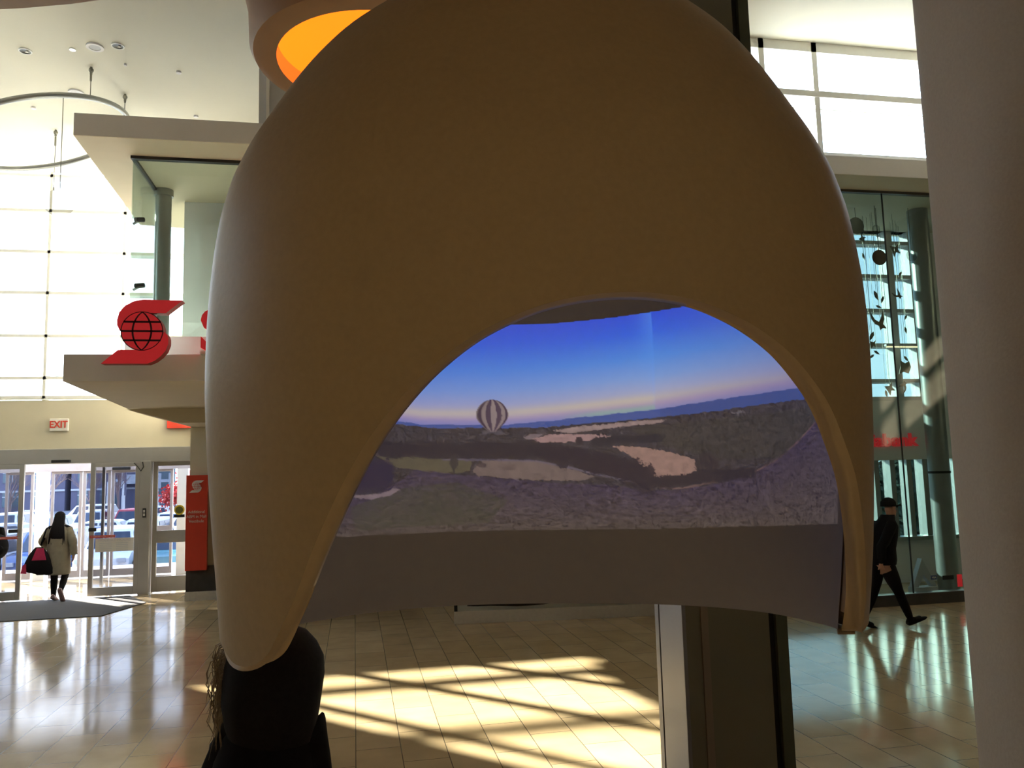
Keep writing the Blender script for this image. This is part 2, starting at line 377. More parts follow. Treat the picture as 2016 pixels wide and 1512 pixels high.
b.box(5, 15, BY, BY+.2, zt+.02, 6.6)
b.box(5, 15, BY, BY+.2, 0, zl1)
xr = bxx(1806, 600)
b.box(xr, 15, BY, BY+.2, zw, zt+.02)
struct(build(b, 'wall_bank_rear', MT['white']), 'pale wall band at the back of the bank carrying small red lettering', 'wall')
w = empty('window_5', (9, BY, 3)); struct(w, 'tall gridded window at the back of the bank behind hanging cutouts', 'window')
g = MB()
xa, xb_ = bxx(1743, 420), bxx(1810, 600)
for x, hw in ((xa, .075), (xb_, .06), (xa-1.05, .05), (bxx(1790, 500), .03), (xa-2.1, .05)): g.box(x-hw, x+hw, BY-.02, BY+.22, zw, zt)
for y in (414, 479, 545, 612, 680, 750, 785): z = bz(y); g.box(5, xr, BY-.03, BY+.2, z-.035, z+.035)
wpart(g, 'window_frame', MT['grey'], w)
wpart(MB().box(5, xr, BY+.1, BY+.11, zw, zt), 'pane', MT['bankwin'], w)
w = empty('window_6', (9, BY, 1)); struct(w, 'row of low windows at the back of the bank with trees beyond', 'window')
g = MB()
for px in (1668, 1700, 1730, 1762, 1795, 1826, 1860, 1895): x = bxx(px, 1000); g.box(x-.05, x+.05, BY-.02, BY+.2, zl1, bz(890)-.15)
g.box(5, 15, BY-.12, BY+.2, zl1-.05, zl1+.02)
wpart(g, 'window_frame', MT['pipe'], w)
wpart(MB().box(5, 15, BY+.1, BY+.11, zl1, bz(890)-.1), 'pane', MT['bankwin'], w)
# pillar inside the bank
q0 = onY(1836, 820, 12); q1 = onY(1866, 1160, 12)
t = empty('pillar', (9.78, 12.0, 0)); 
build(MB().cyl((0, 0, 0), (0, 0, 6.6), 0.17, 28), 'shaft', MT['pipe'], t, smooth=True)
build(MB().cyl((0, 0, 1.98), (0, 0, 2.02), 0.18, 28), 'collar', MT['rubber'], t, smooth=True)
tag(t, 'round grey pillar standing inside the bank glass at the right', 'pillar')
# glowing tube standing in for a reflected light strip, glass stickers and floor fin
qa = onY(1745, 683, 12.9); qb = onY(1812, 685, 12.9)
t = empty('reflected_tube', (float(qa[0]), 12.9, float(qa[2]))); L_ = float(qb[0]-qa[0])
build(MB().cyl((0, 0, 0), (L_, 0, 0), .012, 10), 'tube', mat('warm_tube', (1, .9, .6), .5, emit=(1, .85, .5), es=1.2), t)
build(MB().box(-.02, L_+.02, -.03, .03, .012, .05), 'housing', MT['grey'], t)
for x_ in (.05, L_-.05): build(MB().tube([(x_, 0, .05), (x_, 0, 6.6-float(qa[2]))], .004, 5), 'wire', MT['wire'], t)
tag(t, 'thin warm glowing tube standing in for a reflected light strip before the bank window', 'lamp')
def glass_sticker(px, py, w, h, m_, body, mtx, lb):
    q = onY(px, py, 11.19); o = build(MB().box(q[0]-w/2, q[0]+w/2, 11.192, 11.199, q[2]-h/2, q[2]+h/2), 'glass_sticker', m_)
    if body: text_mesh('lettering', body, h*.62, .002, mtx, o, (q[0], 11.190, q[2]), FRONT, bold=.001)
    tag(o, lb, 'sticker')
glass_sticker(1839, 1137, .10, .062, mat('blue_vinyl', (.03, .06, .22), .5, noise=.05), 'VISA', MT['signwhite'], 'small blue payment card sticker low on the bank glass')
glass_sticker(1867, 1137, .20, .065, MT['black'], None, None, 'black sticker strip low on the bank glass before the pillar')
glass_sticker(1890, 1143, .085, .19, MT['red'], None, None, 'red upright sticker low on the bank glass beside the round column')
q = onY(1818, 1165, 11.7)
t = MB(); t.prism([(q[0]-.22, .17), (q[0]-.02, .62), (q[0]+.22, .17), (q[0]+.14, .17), (q[0]-.0, .36), (q[0]-.12, .17)], 'y', 11.65, 11.75); t.box(q[0]-.2, q[0]+.2, 11.6, 11.8, 0, .17)
tag(build(t, 'floor_stand', MT['grey']), 'grey wedge shaped stand on the floor inside the bank glass', 'stand')
# lettering at back of the bank
s0 = onY(1722, 881, BY-.05); s1 = onY(1743, 881, BY-.05)
xh = bz(855)-bz(881)
tt = text_mesh('bank_lettering', 'Scotiabank', xh*1.36, .04, MT['red'], None, (bxx(1705, 870)+.24, BY-.02, bz(868)-0.0), FRONT, bold=xh*.03, sx=1.12)
tag(tt, 'small red bank lettering on the pale wall behind the glass at the right', 'sign lettering')

# ================================================================== entrance doors
def panel(name, x0, x1, y, z1=2.6, st=.085, bot=.16, midz=None, m='alu', z0=0.02, label='', cat='door', lock=None, sensor=False):
    t = empty(name, ((x0+x1)/2, y, 0)); cx = (x0+x1)/2
    g = MB(); g.box(x0-cx, x0-cx+st, -.03, .03, z0, z1); g.box(x1-cx-st, x1-cx, -.03, .03, z0, z1)
    g.box(x0-cx+st, x1-cx-st, -.03, .03, z1-st, z1); g.box(x0-cx+st, x1-cx-st, -.03, .03, z0, z0+bot)
    if midz: g.box(x0-cx+st, x1-cx-st, -.03, .03, midz[0], midz[1])
    build(g, 'door_frame', MT[m], t, bevel=.004)
    build(MB().box(x0-cx+st, x1-cx-st, -.006, .006, z0+bot, z1-st), 'glass_pane', MT['doorglass'], t)
    if lock:
        build(MB().box(lock[0]-cx, lock[1]-cx, -.07, -.03, lock[2]-.035, lock[2]+.035), 'lock', MT['black'], t, bevel=.01)
    struct(t, label, cat)
    return t
hd = MB(); hd.box(-12+3.1, -3.05, WY-.18, WY+.25, 2.60, 2.895)
struct(build(hd, 'trim_6', MT['alu'], bevel=.01), 'aluminium header above the sliding entrance doors', 'door header')
q = MB(); q.box(-4.19, -3.99, WY-.2, WY+.2, 0, 2.62); 
struct(build(q, 'trim_7', MT['alu'], bevel=.01), 'aluminium post between the open doors and the right door', 'post')
panel('door_1', -7.35, -6.29, WY-.16, label='left glass sliding door slid open at the picture edge', lock=(-6.52, -6.36, 1.33), midz=None)
panel('door_2', -5.10, -4.19, WY-.16, label='glass sliding door panel slid open right of the walking woman', lock=(-5.10, -4.96, 1.30))
panel('door_3', -3.98, -3.06, WY, label='right hand glass door beside the tall red sign', midz=(.98, 1.22), bot=.3)
panel('door_4', -8.6, -7.4, WY, label='fixed glass door left of the entrance')
b = MB(); b.box(-5.02, -4.97, WY-.05, WY-.03, .2, 2.5)
struct(build(MB().box(-4.93, -4.88, WY-.03, WY+.03, .1, 2.55), 'trim_8', MT['alu']), 'slim inner stile behind the open door panel', 'stile')
# paper notice and push plates on door_2
t = build(MB().box(-4.98, -4.28, WY-.18, WY-.172, .86, 1.12), 'notice', MT['signwhite'])
tag(t, 'printed opening hours notice on the open glass door', 'notice')
nb = MB()
for k in range(5):
    nb.box(-4.90, -4.68, WY-.185, WY-.18, .88+k*.035, .89+k*.035); nb.box(-4.60, -4.38, WY-.185, WY-.18, .88+k*.035, .89+k*.035)
build(nb, 'printed_lines', MT['grey'], t)
text_mesh('heading', 'HOLIDAY HOURS', .075, .003, MT['grey'], t, (-4.63, WY-.184, 1.085), FRONT)
for x0, x1, z, l in ((-5.08, -4.62, 1.16, 'red emergency sticker strip on the open door right of the woman'), (-6.72, -6.36, 1.20, 'red emergency sticker strip on the left open door')):
    t = build(MB().box(x0, x1, WY-.2, WY-.192, z-.025, z+.025), 'door_sticker', MT['orangered']); tag(t, l, 'sticker')
    text_mesh('lettering', 'IN EMERGENCY PUSH TO OPEN', .030, .002, MT['signwhite'], t, ((x0+x1)/2, WY-.203, z), FRONT)
t = build(MB().cyl((-3.47, WY-.03, 1.62), (-3.47, WY-.045, 1.62), .10, 24), 'door_decal', mat('yellow_vinyl', (.75, .55, .05), .5, noise=.05)); tag(t, 'round yellow decal on the right glass door', 'sticker')
g = MB(); g.cyl((-3.47, WY-.046, 1.62), (-3.47, WY-.05, 1.62), .072, 20); build(g, 'emblem', mat('olive_ink', (.12, .12, .02), .5, noise=.1), t)
build(MB().box(-3.57, -3.37, WY-.03, WY-.036, 1.47, 1.53), 'label_strip', MT['black'], t)
# sensor bar, exit sign, switch plates
q = onY(119, 909, WY-.25)
t = build(MB().box(q[0]-.17, q[0]+.17, WY-.26, WY-.18, 2.615, 2.675), 'door_sensor', MT['black'], bevel=.015); tag(t, 'black motion sensor bar above the open entrance', 'sensor')
t = build(MB().box(-5.65, -5.25, 20.52, 20.6, 2.50, 2.57), 'door_sensor', MT['black'], bevel=.015); tag(t, 'black motion sensor bar on the outer doors', 'sensor')
t = build(MB().box(-5.92, -5.58, WY-.07, WY, 3.25, 3.50), 'exit_sign', MT['signwhite'], bevel=.01); tag(t, 'white exit sign with red letters on the cream wall above the doors', 'sign')
text_mesh('lettering', 'EXIT', .19, .01, MT['orangered'], t, (-5.75, WY-.075, 3.375), FRONT, bold=.004, sx=.85)
t = build(MB().box(-4.12, -4.06, WY-.225, WY-.2, 1.50, 1.68), 'key_switch', MT['black']); tag(t, 'small key switch plate on the aluminium door post', 'switch')
build(MB().box(-4.105, -4.075, WY-.232, WY-.225, 1.60, 1.65).box(-4.105, -4.075, WY-.232, WY-.225, 1.53, 1.58), 'switch_keys', MT['signwhite'], t)
g = MB(); g.tube([(-4.30, WY-.2, 2.58), (-4.22, WY-.22, 2.50), (-4.17, WY-.22, 2.42), (-4.12, WY-.22, 2.50), (-4.14, WY-.22, 2.60)], .012, 6)
tag(build(g, 'door_cable', MT['black'], smooth=True), 'looped black cable above the open door panel', 'cable')
# vestibule
VY = 20.6
mfr = bpy.data.materials.new('frosted_roof'); mfr.use_nodes = True; _n = mfr.node_tree.nodes; _n.clear()
_o = _n.new('ShaderNodeOutputMaterial'); _t = _n.new('ShaderNodeBsdfTranslucent'); _t.inputs[0].default_value = (.50, .52, .56, 1); mfr.node_tree.links.new(_t.outputs[0], _o.inputs[0])  # frosted glazing added to brighten the vestibule and its floor reflection
t = empty('ceiling_vestibule', (-6, 19, 2.9)); struct(t, 'roof of the entrance vestibule between the two rows of doors, glazing added to brighten it', 'ceiling')
b = MB()
for k in range(8): b.box(-8.9+k*.86-.03, -8.9+k*.86+.03, WY+.3, VY, 2.88, 3.0)
b.box(-9.0, -2.84, WY+.3, WY+.4, 2.88, 3.0); b.box(-9.0, -2.84, 18.9, 19.0, 2.88, 3.0)
wpart(b, 'roof_bars', MT['white'], t)
wpart(MB().box(-9.0, -2.84, WY+.3, VY+.2, 3.0, 3.015), 'pane', mfr, t)
struct(build(MB().box(-9.0, -8.8, WY+.3, VY, 0, 2.88), 'wall_vestibule', MT['white']), 'white end wall of the vestibule', 'wall')
b = MB().box(-8.8, -2.84, VY, VY+.2, 2.5, 2.88)
struct(build(b, 'trim_9', mat('pinkish_metal', (.55, .50, .50), .4, noise=.03)), 'pale header over the outer vestibule doors', 'door header')
for i, (x0, x1) in enumerate(((-8.0, -7.38), (-7.02, -6.33), (-6.33, -5.70), (-5.70, -4.95), (-4.95, -4.30), (-3.86, -3.0))):
    panel('door_%d' % (5+i), x0+.01, x1-.01, VY+.1, z1=2.5, st=.06, m='outeralu', label='outer vestibule glass door, number %s from the left' % ('one', 'two', 'three', 'four', 'five', 'six')[i], midz=(.95, 1.15) if i in (4, 5) else None)
for k, x in enumerate((-7.20, -4.08)):
    struct(build(MB().box(x-.12, x+.12, VY, VY+.2, 0, 2.5), 'trim_%d' % (10+k), MT['whitealu']), ('pale post left of the outer doors', 'pale post right of the outer doors')[k], 'post')
# mat
b = MB().prism([(-9, 14.75), (-4.14, 14.66), (-3.75, 15.95), (-4.3, WY-.3), (-9, WY-.3)], 'z', 0.0, 0.012)
tag(build(b, 'entrance_mat', MT['mat']), 'dark grey entrance mat with a slanted corner on the tile floor', 'mat')

# ================================================================== signs
# tall red blade sign
x0, x1 = -2.98, -2.62
t = build(MB().box(-3.07, -2.2, 15.83, 15.93, .55, 2.30), 'blade_sign', MT['orangered'], bevel=.005)
tag(t, 'tall red sign board with white logo and text beside the doors', 'sign')
for v in t.data.vertices: 
    if v.co.x > -2.5: v.co.x = -2.69
def logo_polys():
    A = [(359,585),(325.5,613),(280.5,612),(262,616),(249,625),(240,638),(236,651.5),(230.5,640),(230,628),(234,611.6),(246,597),(262,588),(280.5,584)]
    B = [(201,721),(233,692),(278,691.6),(296,688.5),(310,679),(319.5,667),(323.5,652.6),(330,660),(332,667),(332,679),(327,693.6),(317.5,705.5),(305.6,715),(292.4,721)]
    def smooth(P): return P
    return A, B
LC = (279.9, 652.0)
def logo(parent, cx, y, cz, s, depth, mface, mline, names=('letter_arm', 'globe', 'globe_lines'), globe=True):
    """s metres per traced unit; the mark stands upright facing -Y"""
    A, B = logo_polys(); f = lambda p: (cx+(p[0]-LC[0])*s, cz-(p[1]-LC[1])*s)
    mm = [mface, MT['redside'], MT['grey']] if globe and depth > .1 else mface
    def facing(o):
        if depth > .1:
            for p in o.data.polygons: p.material_index = 0 if p.normal.y < -.5 else 2 if p.normal.y > .5 else 1
    g = MB(); g.prism([f(p) for p in A], 'y', y, y+depth); facing(build(g, names[0], mm, parent))
    g = MB(); g.prism([f(p) for p in B], 'y', y, y+depth); facing(build(g, names[0], mm, parent))
    if globe:
        g = MB(); g.cyl((cx, y-.01*0, cz), (cx, y+depth, cz), 42*s, 40); facing(build(g, names[1], mm, parent))
    r = 42*s; w = 1.9*s*(1 if globe else 1.3); yy = y-.012
    g = MB()
    n = 48
    g.add([(cx+k*cos(a)*r, yv, cz+k*sin(a)*r) for k in (1.0, .955) for yv in (yy, y) for a in [2*pi*i/n for i in range(n)]],
          [(i, (i+1) % n, 2*n+(i+1) % n, 2*n+i) for i in range(n)])
    for dz in (-.47, 0, .47):
        hw = r*sqrt(1-dz*dz); g.box(cx-hw, cx+hw, yy, y, cz+dz*r-w, cz+dz*r+w)
    for sg in (-1, 1):
        pts = []; 
        for i in range(17):
            u = -1+2*i/16; pts.append((cx+sg*r*.44*(1-u*u)**.8, cz+u*r*.97))
        for i in range(16):
            (xa1, za1), (xb1, zb1) = pts[i], pts[i+1]
            g.add([(xa1-w, yy, za1), (xa1+w, yy, za1), (xb1+w, yy, zb1), (xb1-w, yy, zb1)], [(0, 1, 2, 3)])
    build(g, names[2], mline, parent)
logo(t, -2.885, 15.815, 2.09, .00165, .014, MT['signwhite'], MT['orangered'], globe=True)
for k, s_ in enumerate(('Additional', 'ABM in Mall', 'Vestibule')):
    text_mesh('lettering', s_, .075, .004, MT['signwhite'], t, (-2.88, 15.825, 1.62-k*.085), FRONT, sx=.95)
# large red logo at the front of the lower canopy
LY = 10.38
def P(px, py, Y): q = onY(px, py, Y); return float(q[0]), float(q[2])
lx, lz = P(LC[0], LC[1], LY)
sx_ = (P(322, 652, LY)[0]-P(238, 652, LY)[0])/84.0
t = empty('bank_logo', (lx, LY, lz))
tmp = logo(t, 0, 0, 0, sx_, .16, MT['red'], MT['darkline'])
tag(t, 'large red S shaped logo with a globe standing on the lower canopy edge', 'sign')
build(MB().cyl((0.02, .16, -.30), (0.02, .45, -.30), .02, 8).cyl((-.15, .16, -.30), (-.15, .45, -.30), .02, 8), 'bracket', MT['pipe'], t)
# big letters, mostly behind the pod
q0 = P(392, 697, LY); hgt = P(395, 612, LY)[1]-q0[1]
tt = text_mesh('bank_lettering', 'Scotiabank', hgt*1.36, .12, MT['red'], None, (q0[0], LY+.06, q0[1]+hgt*.5), FRONT, align='LEFT', bold=hgt*.03)
build(MB().box(0, 3.3, 0, .25, -.02, .02), 'mounting_rail', MT['grey'], tt).matrix_parent_inverse = Matrix.Rotation(-pi/2, 4, 'X') @ Matrix.Translation((0, 0, -hgt*.5+.03))
tag(tt, 'large red bank lettering on the lower canopy, its first letter showing at the pod edge', 'sign lettering')
# red board on the wall over the right door
t = build(MB().box(-3.72, -3.06, WY-.12, WY-.02, 3.27, 3.75), 'sign_board', MT['orangered']); tag(t, 'plain red board on the cream wall under the lower canopy', 'sign')

# ================================================================== ceiling fittings
def ceilpt(x, y):
    z = 8.75
    for _ in range(6):
        p = onZ(x, y, z); z = 8.9 if p[1] < 11 else 8.9-(p[1]-11)*.33/6.3
    return p
def ringdisc(mb, r0, r1, z0, z1, n=28):
    return mb.add([(r*cos(2*pi*i/n), r*sin(2*pi*i/n), z) for r, z in ((r0, z0), (r1, z0), (r1, z1), (r0, z1)) for i in range(n)],
                  [(k*n+i, k*n+(i+1) % n, ((k+1) % 4)*n+(i+1) % n, ((k+1) % 4)*n+i) for k in range(4) for i in range(n)])
for (px, py, r, kind, lb) in ((50, 100, .095, 'down', 'left recessed downlight with dark reflector in the cream ceiling'), (232, 90, .095, 'down', 'right recessed downlight with dark reflector in the cream ceiling'),
                        (143, 97, .05, 'lit', 'small lit ceiling light between the two dark downlights')):
    p = ceilpt(px, py); t = empty('downlight', (p[0], p[1], p[2]))
    build(ringdisc(MB(), r*.82, r, -.015, .01), 'trim_ring', MT['whitealu'], t, smooth=True)
    if kind == 'down':
        g = MB(); n = 24
        g.add([(rr*cos(2*pi*i/n), rr*sin(2*pi*i/n), z) for rr, z in ((r*.82, -.012), (r*.5, -.002), (.001, -.001)) for i in range(n)], [(k*n+i, k*n+(i+1) % n, (k+1)*n+(i+1) % n, (k+1)*n+i) for k in range(2) for i in range(n)])
        build(g, 'reflector', MT['dimsteel'], t, smooth=True, fix=False)
        build(MB().cyl((r*.25, 0, -.02), (r*.25, 0, -.004), r*.2, 12), 'bulb', MT['signwhite'], t)
    else: build(MB().cyl((0, 0, -.012), (0, 0, 0), r*.8, 20), 'bulb', MT['lamp_on'], t)
    tag(t, lb, 'ceiling light')
for (px, py, lb) in ((187, 92, 'round ceiling speaker grille between the downlights'), (150, 182, 'round ceiling speaker grille above the hanging ring')):
    p = ceilpt(px, py); t = empty('ceiling_speaker', tuple(p))
    build(ringdisc(MB(), .085, .125, -.02, .005), 'trim_ring', MT['white'], t, smooth=True)
    build(MB().cyl((0, 0, -.012), (0, 0, 0), .085, 24), 'grille', MT['grey'], t)
    tag(t, lb, 'speaker')
for (px, py, lb) in ((352, 141, 'tiny ceiling sprinkler cap right of the downlights'), (66, 211, 'tiny ceiling sprinkler cap inside the hanging ring'), (247, 126, 'tiny ceiling hook plate beside the ring cable'), (386, 228, 'tiny ceiling cap just above the upper canopy')):
    p = ceilpt(px, py); o = build(MB().cyl((0, 0, -.03), (0, 0, 0), .04 if px != 247 else .02, 12), 'sprinkler_cap', MT['white'], smooth=True); o.location = tuple(p); tag(o, lb, 'sprinkler cap')
# hanging ring with wires
RC = Vector((-5.106, 13.99, 8.0)); RR = 1.39
def ring_pt(a): v_ = Vector((cos(a), sin(a), .323*cos(a)+.058*sin(a))); return v_.normalized()*RR
t = empty('hanging_ring', RC); n = 72
ring_pts = [ring_pt(2*pi*i/n) for i in range(n+1)]
build(MB().tube(ring_pts, .045, 10, cap=False), 'hoop', MT['pipe'], t, smooth=True)
for a in (-41, -4, 100, 185):
    p_ = ring_pt(radians(a)); zt_ = (8.9-max(0, RC.y+p_.y-11)*.33/6.3)-RC.z; L_ = zt_-p_.z; x, y = p_.x, p_.y
    g = MB(); g.tube([(x, y, p_.z), (x, y, zt_)], .007, 6)
    if L_ > .3: g.tube([(x, y, zt_-L_*.45), (x, y, zt_-L_*.2)], .018, 6)
    g.tube([(x, y, zt_-.12), (x, y, zt_)], .022, 6); g.sphere((x, y, zt_-.05), .04, 8, 5)
    build(g, 'suspension_cable', MT['wire'], t, smooth=True)
tag(t, 'large grey hoop hung on cables from the ceiling at upper left', 'hanging ring')
def mobile(px, y0, y1, Y, r=None, mt='frost', kind='disc', lb='', top=None):
    a = onY(px, y0, Y); b_ = onY(px, y1, Y)
    t = empty('mobile' if kind != 'wire' else 'hanging_wire', (b_[0], Y, b_[2]))
    L = (a[2] if top is None else top)-b_[2]
    build(MB().tube([(0, 0, 0), (0, 0, L)], .006, 5), 'wire', MT['wire'], t)
    if kind == 'disc': build(MB().cyl((0, -.008, -r), (0, .008, -r), r, 32), 'disc', MT[mt], t, smooth=True)
    elif kind == 'wire': build(MB().cyl((0, 0, -.03), (0, 0, .03), .014, 8), 'weight', MT['wire'], t, smooth=True)
    tag(t, lb, 'hanging ornament')
    return t
def ringwire(a, y1, r=None, mt='frost', lb=''):
    p_ = RC+ring_pt(radians(a)); v_ = np.array(p_)-CAM; px = 1008+FPX*float(v_@rt)/float(v_@fw)
    z = float(onY(px, y1, p_.y)[2]); t = empty('hanging_disc' if r else 'hanging_wire', (p_.x, p_.y, z)); L_ = p_.z-.045-z
    build(MB().tube([(0, 0, 0), (0, 0, L_)], .006, 5), 'wire', MT['wire'], t)
    if r: build(MB().cyl((0, -.008, -r), (0, .008, -r), r, 32), 'disc', MT[mt], t, smooth=True)
    else: build(MB().cyl((0, 0, -.03), (0, 0, .03), .014, 8), 'weight', MT['wire'], t, smooth=True)
    tag(t, lb, 'hanging ornament')
ringwire(-105, 288, lb='bare wire with a small weight hanging from the ring left side')
ringwire(-58, 372, r=.22, lb='round pale disc hanging before the bright windows')
ringwire(-5, 345, r=.18, lb='pale disc half hidden behind the upper canopy edge')
ringwire(100, 372, lb='thin wire hanging from the far side of the ring')
# pendant lamp drum with orange glowing inside
def pendant_drum(name, c, r_out, r_in, h, mats, lb, r_top=None, glow=True):
    t = empty(name, c); n = 64; rt_ = r_top or r_out
    g = MB(); circ = lambda r, z: [(r*cos(2*pi*i/n), r*sin(2*pi*i/n), z) for i in range(n)]
    prof = [(r_in, .0), (r_in+(r_out-r_in)*.6, .0), (r_out-.02, .012), (r_out, .05), (r_out*1.01, .25), (r_out+(rt_-r_out)*.55, h*.6), (rt_, h)]
    g.ringloft([circ(r, z) for r, z in prof], cap=False)
    build(g, 'shade', mats[0], t, smooth=True)
    if glow:
        g = MB(); g.ringloft([circ(r_in, 0), circ(r_in, .11)], cap=False); build(g, 'inner_lip', mats[1], t, smooth=True, fix=False)
        g = MB(); g.ringloft([circ(r_in, .11), circ(r_in*.98, .3), circ(r_in*.85, .5), circ(r_in*.5, .62), circ(.01, .66)], cap=False); build(g, 'reflector', mats[2], t, smooth=True, fix=False)
    g = MB(); g.ringloft([circ(rt_, h), circ(.02, h+.02)], cap=False); build(g, 'top_cap', mats[0], t, fix=False)
    build(MB().cyl((0, 0, h), (0, 0, 8.9-c[2]), .03, 10), 'rod', MT['pipe'], t)
    return tag(t, lb, 'pendant lamp')
q = (0.152, 4.522)
mo1 = mat('orange_red_glow', (.7, .2, .05), .6, emit=(1.0, .16, .02), es=.75)
mo2 = mat('orange_glow', (.8, .4, .05), .6, emit=(1.0, .27, .012), es=.78)
pendant_drum('pendant_lamp', (q[0], q[1], 4.6), .725, .578, 1.0, (mat('brown_shade', (.42, .25, .14), .55, noise=.03), mo1, mo2), 'brown round pendant lamp glowing orange inside, above the pod', r_top=.88)
# big round soffit at upper left
t = MB(); n = 96; cx_, cy_ = -4.24, 0.55
circ = lambda r, z: [(cx_+r*cos(2*pi*i/n), cy_+r*sin(2*pi*i/n), z) for i in range(n)]
t.ringloft([circ(.01, 6.02), circ(6.0, 6.0), circ(6.34, 6.02), circ(6.40, 6.10), circ(6.42, 6.5), circ(6.42, 8.9)], cap=False)
struct(build(t, 'trim_12', mat('taupe_soffit', (.42, .32, .25), .6, noise=.03), smooth=True), 'large round taupe ceiling drum at the upper left corner', 'soffit')

# ================================================================== THE POD
D0 = 2.30                                       # distance of the pod's widest section
e1 = np.array([cos(PSI), -sin(PSI), 0.0]); e2 = np.array([sin(PSI), cos(PSI), 0.0])
def plane_pt(x, y, D):                          # ray met with the upright plane at distance D ahead
    d = ray(x, y); k = D/(d@e2); p = CAM + d*k; return float(p@e1), float(p[2])
SIL_L = [(434,1330),(434,1290),(430,1230),(424,1150),(417,1070),(411,990),(406,910),(403,850),(401,780),(402,720),(405,650),(411,580),(420,510),(433,440),(451,370),(476,305),(505,248),(540,190),(583,140),(633,92),(690,50),(755,5),(830,-35),(910,-68),(990,-88)]
SIL_R = [(1704,1330),(1705,1290),(1707,1230),(1713,1150),(1717,1070),(1719,990),(1719,910),(1718,850),(1716,780),(1712,700),(1706,630),(1697,560),(1685,500),(1668,430),(1648,365),(1622,300),(1592,243),(1558,190),(1518,140),(1472,92),(1422,50),(1358,5),(1285,-35),(1200,-68),(1120,-88)]
def sil(pts):                                   # the curved crown bulges past its own section, so draw the section in a little there
    a = np.array([plane_pt(x+(1 if x < 1058 else -1)*(22*min(max((430-y)/430, 0), 1)+17*math.exp(-((y-205)/105)**2)), y, D0-.08) for x, y in pts]); o = np.argsort(a[:, 1]); return a[o]
sL, sR = sil(SIL_L), sil(SIL_R)
ZA = plane_pt(1058, -97, D0-.08)[1]             # apex
XA = plane_pt(1058, -97, D0-.08)[0]
# resample by squared height below the apex so the dome closes roundly
def half(sd_, z):
    zz = np.append(sd_[:, 1], ZA); xx = np.append(sd_[:, 0], XA)
    tq = np.sqrt(np.maximum(ZA-zz, 0)); q_ = np.sqrt(np.maximum(ZA-np.asarray(z, float), 0))
    o = np.argsort(tq); return np.interp(q_, tq[o], xx[o])
_zz = np.linspace(1.55, ZA, 400)
_xl, _xr = half(sL, _zz), half(sR, _zz)
kern = np.exp(-np.linspace(-2, 2, 15)**2); kern /= kern.sum()
def smo(a): p = np.concatenate([2*a[0]-a[7:0:-1], a, 2*a[-1]-a[-2:-9:-1]]); return np.convolve(p, kern, 'valid')
_xl[:-14], _xr[:-14] = smo(_xl)[:-14], smo(_xr)[:-14]
BF, BB = .60, .50
_xc = (_xl+_xr)/2; _h = (_xr-_xl)/2; _a = _h*D0/(D0-.08)*np.sqrt(1-(BF*_h/_h.max()/D0)**2)
AM = _a.max()
def prof(z):
    z = np.asarray(z, float); zq = np.sqrt(np.maximum(ZA-z, 0)); g = np.sqrt(np.maximum(ZA-_zz, 0))[::-1]
    return np.interp(zq, g, _xc[::-1]), np.interp(zq, g, _a[::-1])
def front(xp, z, infl=0.0):                     # shell point: local x, height -> distance ahead
    xc, a = prof(z); a = np.maximum(a+infl, 1e-4); u = np.clip((xp-xc)/a, -1, 1)
    return D0 - (BF/AM)*a*np.sqrt(1-u*u)
def W(xp, D, z): return e1*xp + e2*D + np.array([0, 0, z])
def hit_front(x, y, push=0.0):
    d = ray(x, y); lo, hi = .5*D0, D0
    def F(D):
        p = CAM+d*(D/(d@e2)); xp, z = p@e1, p[2]; xc, a = prof(z); u = (xp-xc)/max(float(a), 1e-4)
        return u*u + ((D-D0)/(BF/AM*max(float(a), 1e-4)))**2 - 1
    Ds = np.linspace(lo, hi, 160); Fs = [F(q_) for q_ in Ds]; neg = [i for i, f_ in enumerate(Fs) if f_ < 0]
    if not neg: hi = lo = Ds[int(np.argmin(Fs))]; push = 0
    else: lo, hi = Ds[max(neg[0]-1, 0)], Ds[neg[0]]; push = min(push, (Ds[neg[-1]]-hi)*.6)
    for _ in range(40):
        m_ = (lo+hi)/2
        if F(m_) > 0: lo = m_
        else: hi = m_
    D = hi+push; p = CAM+d*(D/(d@e2)); return float(p@e1), D, float(p[2])
def hit_screen(x, y):                           # -> (angle, height) on the concave screen
    d = ray(x, y); lo, hi = D0, D0+BB+.3
    def F(D):
        p = CAM+d*(D/(d@e2)); xp, z = p@e1, p[2]; xc, a = prof(z); a = float(a)-.05
        return ((xp-xc)/a)**2 + ((D-D0)/(BB/AM*a))**2 - 1
    for _ in range(40):
        m_ = (lo+hi)/2
        if F(m_) < 0: lo = m_
        else: hi = m_
    p = CAM+d*(lo/(d@e2)); xc, a = prof(p[2]); a = float(a)-.05
    return atan2((p@e1-xc)/a, max((lo-D0)/(BB/AM*a), 1e-6)), float(p[2])
pod = empty('projection_pod', tuple(W(.07, D0, 1.7)))
POFF = -Vector(pod.location)
def pbuild(vs, fs, nm, m, smooth='all', fix=True):
    g = MB(); g.add(vs, fs); o = build(g, nm, m, pod, smooth=smooth, fix=fix); o.location = POFF; return o
def resample(pts, n):
    a = np.array(pts, float); 
    # Catmull-Rom through the points, then even arc length
    out = []
    for i in range(len(a)-1):
        p0, p1, p2, p3 = a[max(i-1, 0)], a[i], a[i+1], a[min(i+2, len(a)-1)]
        for k in range(12):
            s = k/12; out.append(.5*((2*p1)+(-p0+p2)*s+(2*p0-5*p1+4*p2-p3)*s*s+(-p0+3*p1-3*p2+p3)*s**3))
    out.append(a[-1]); out = np.array(out)
    L = np.concatenate([[0], np.cumsum(np.linalg.norm(np.diff(out, axis=0), axis=1))]); t_ = np.linspace(0, L[-1], n)
    return np.array([[np.interp(t, L, out[:, j]) for j in range(a.shape[1])] for t in t_])
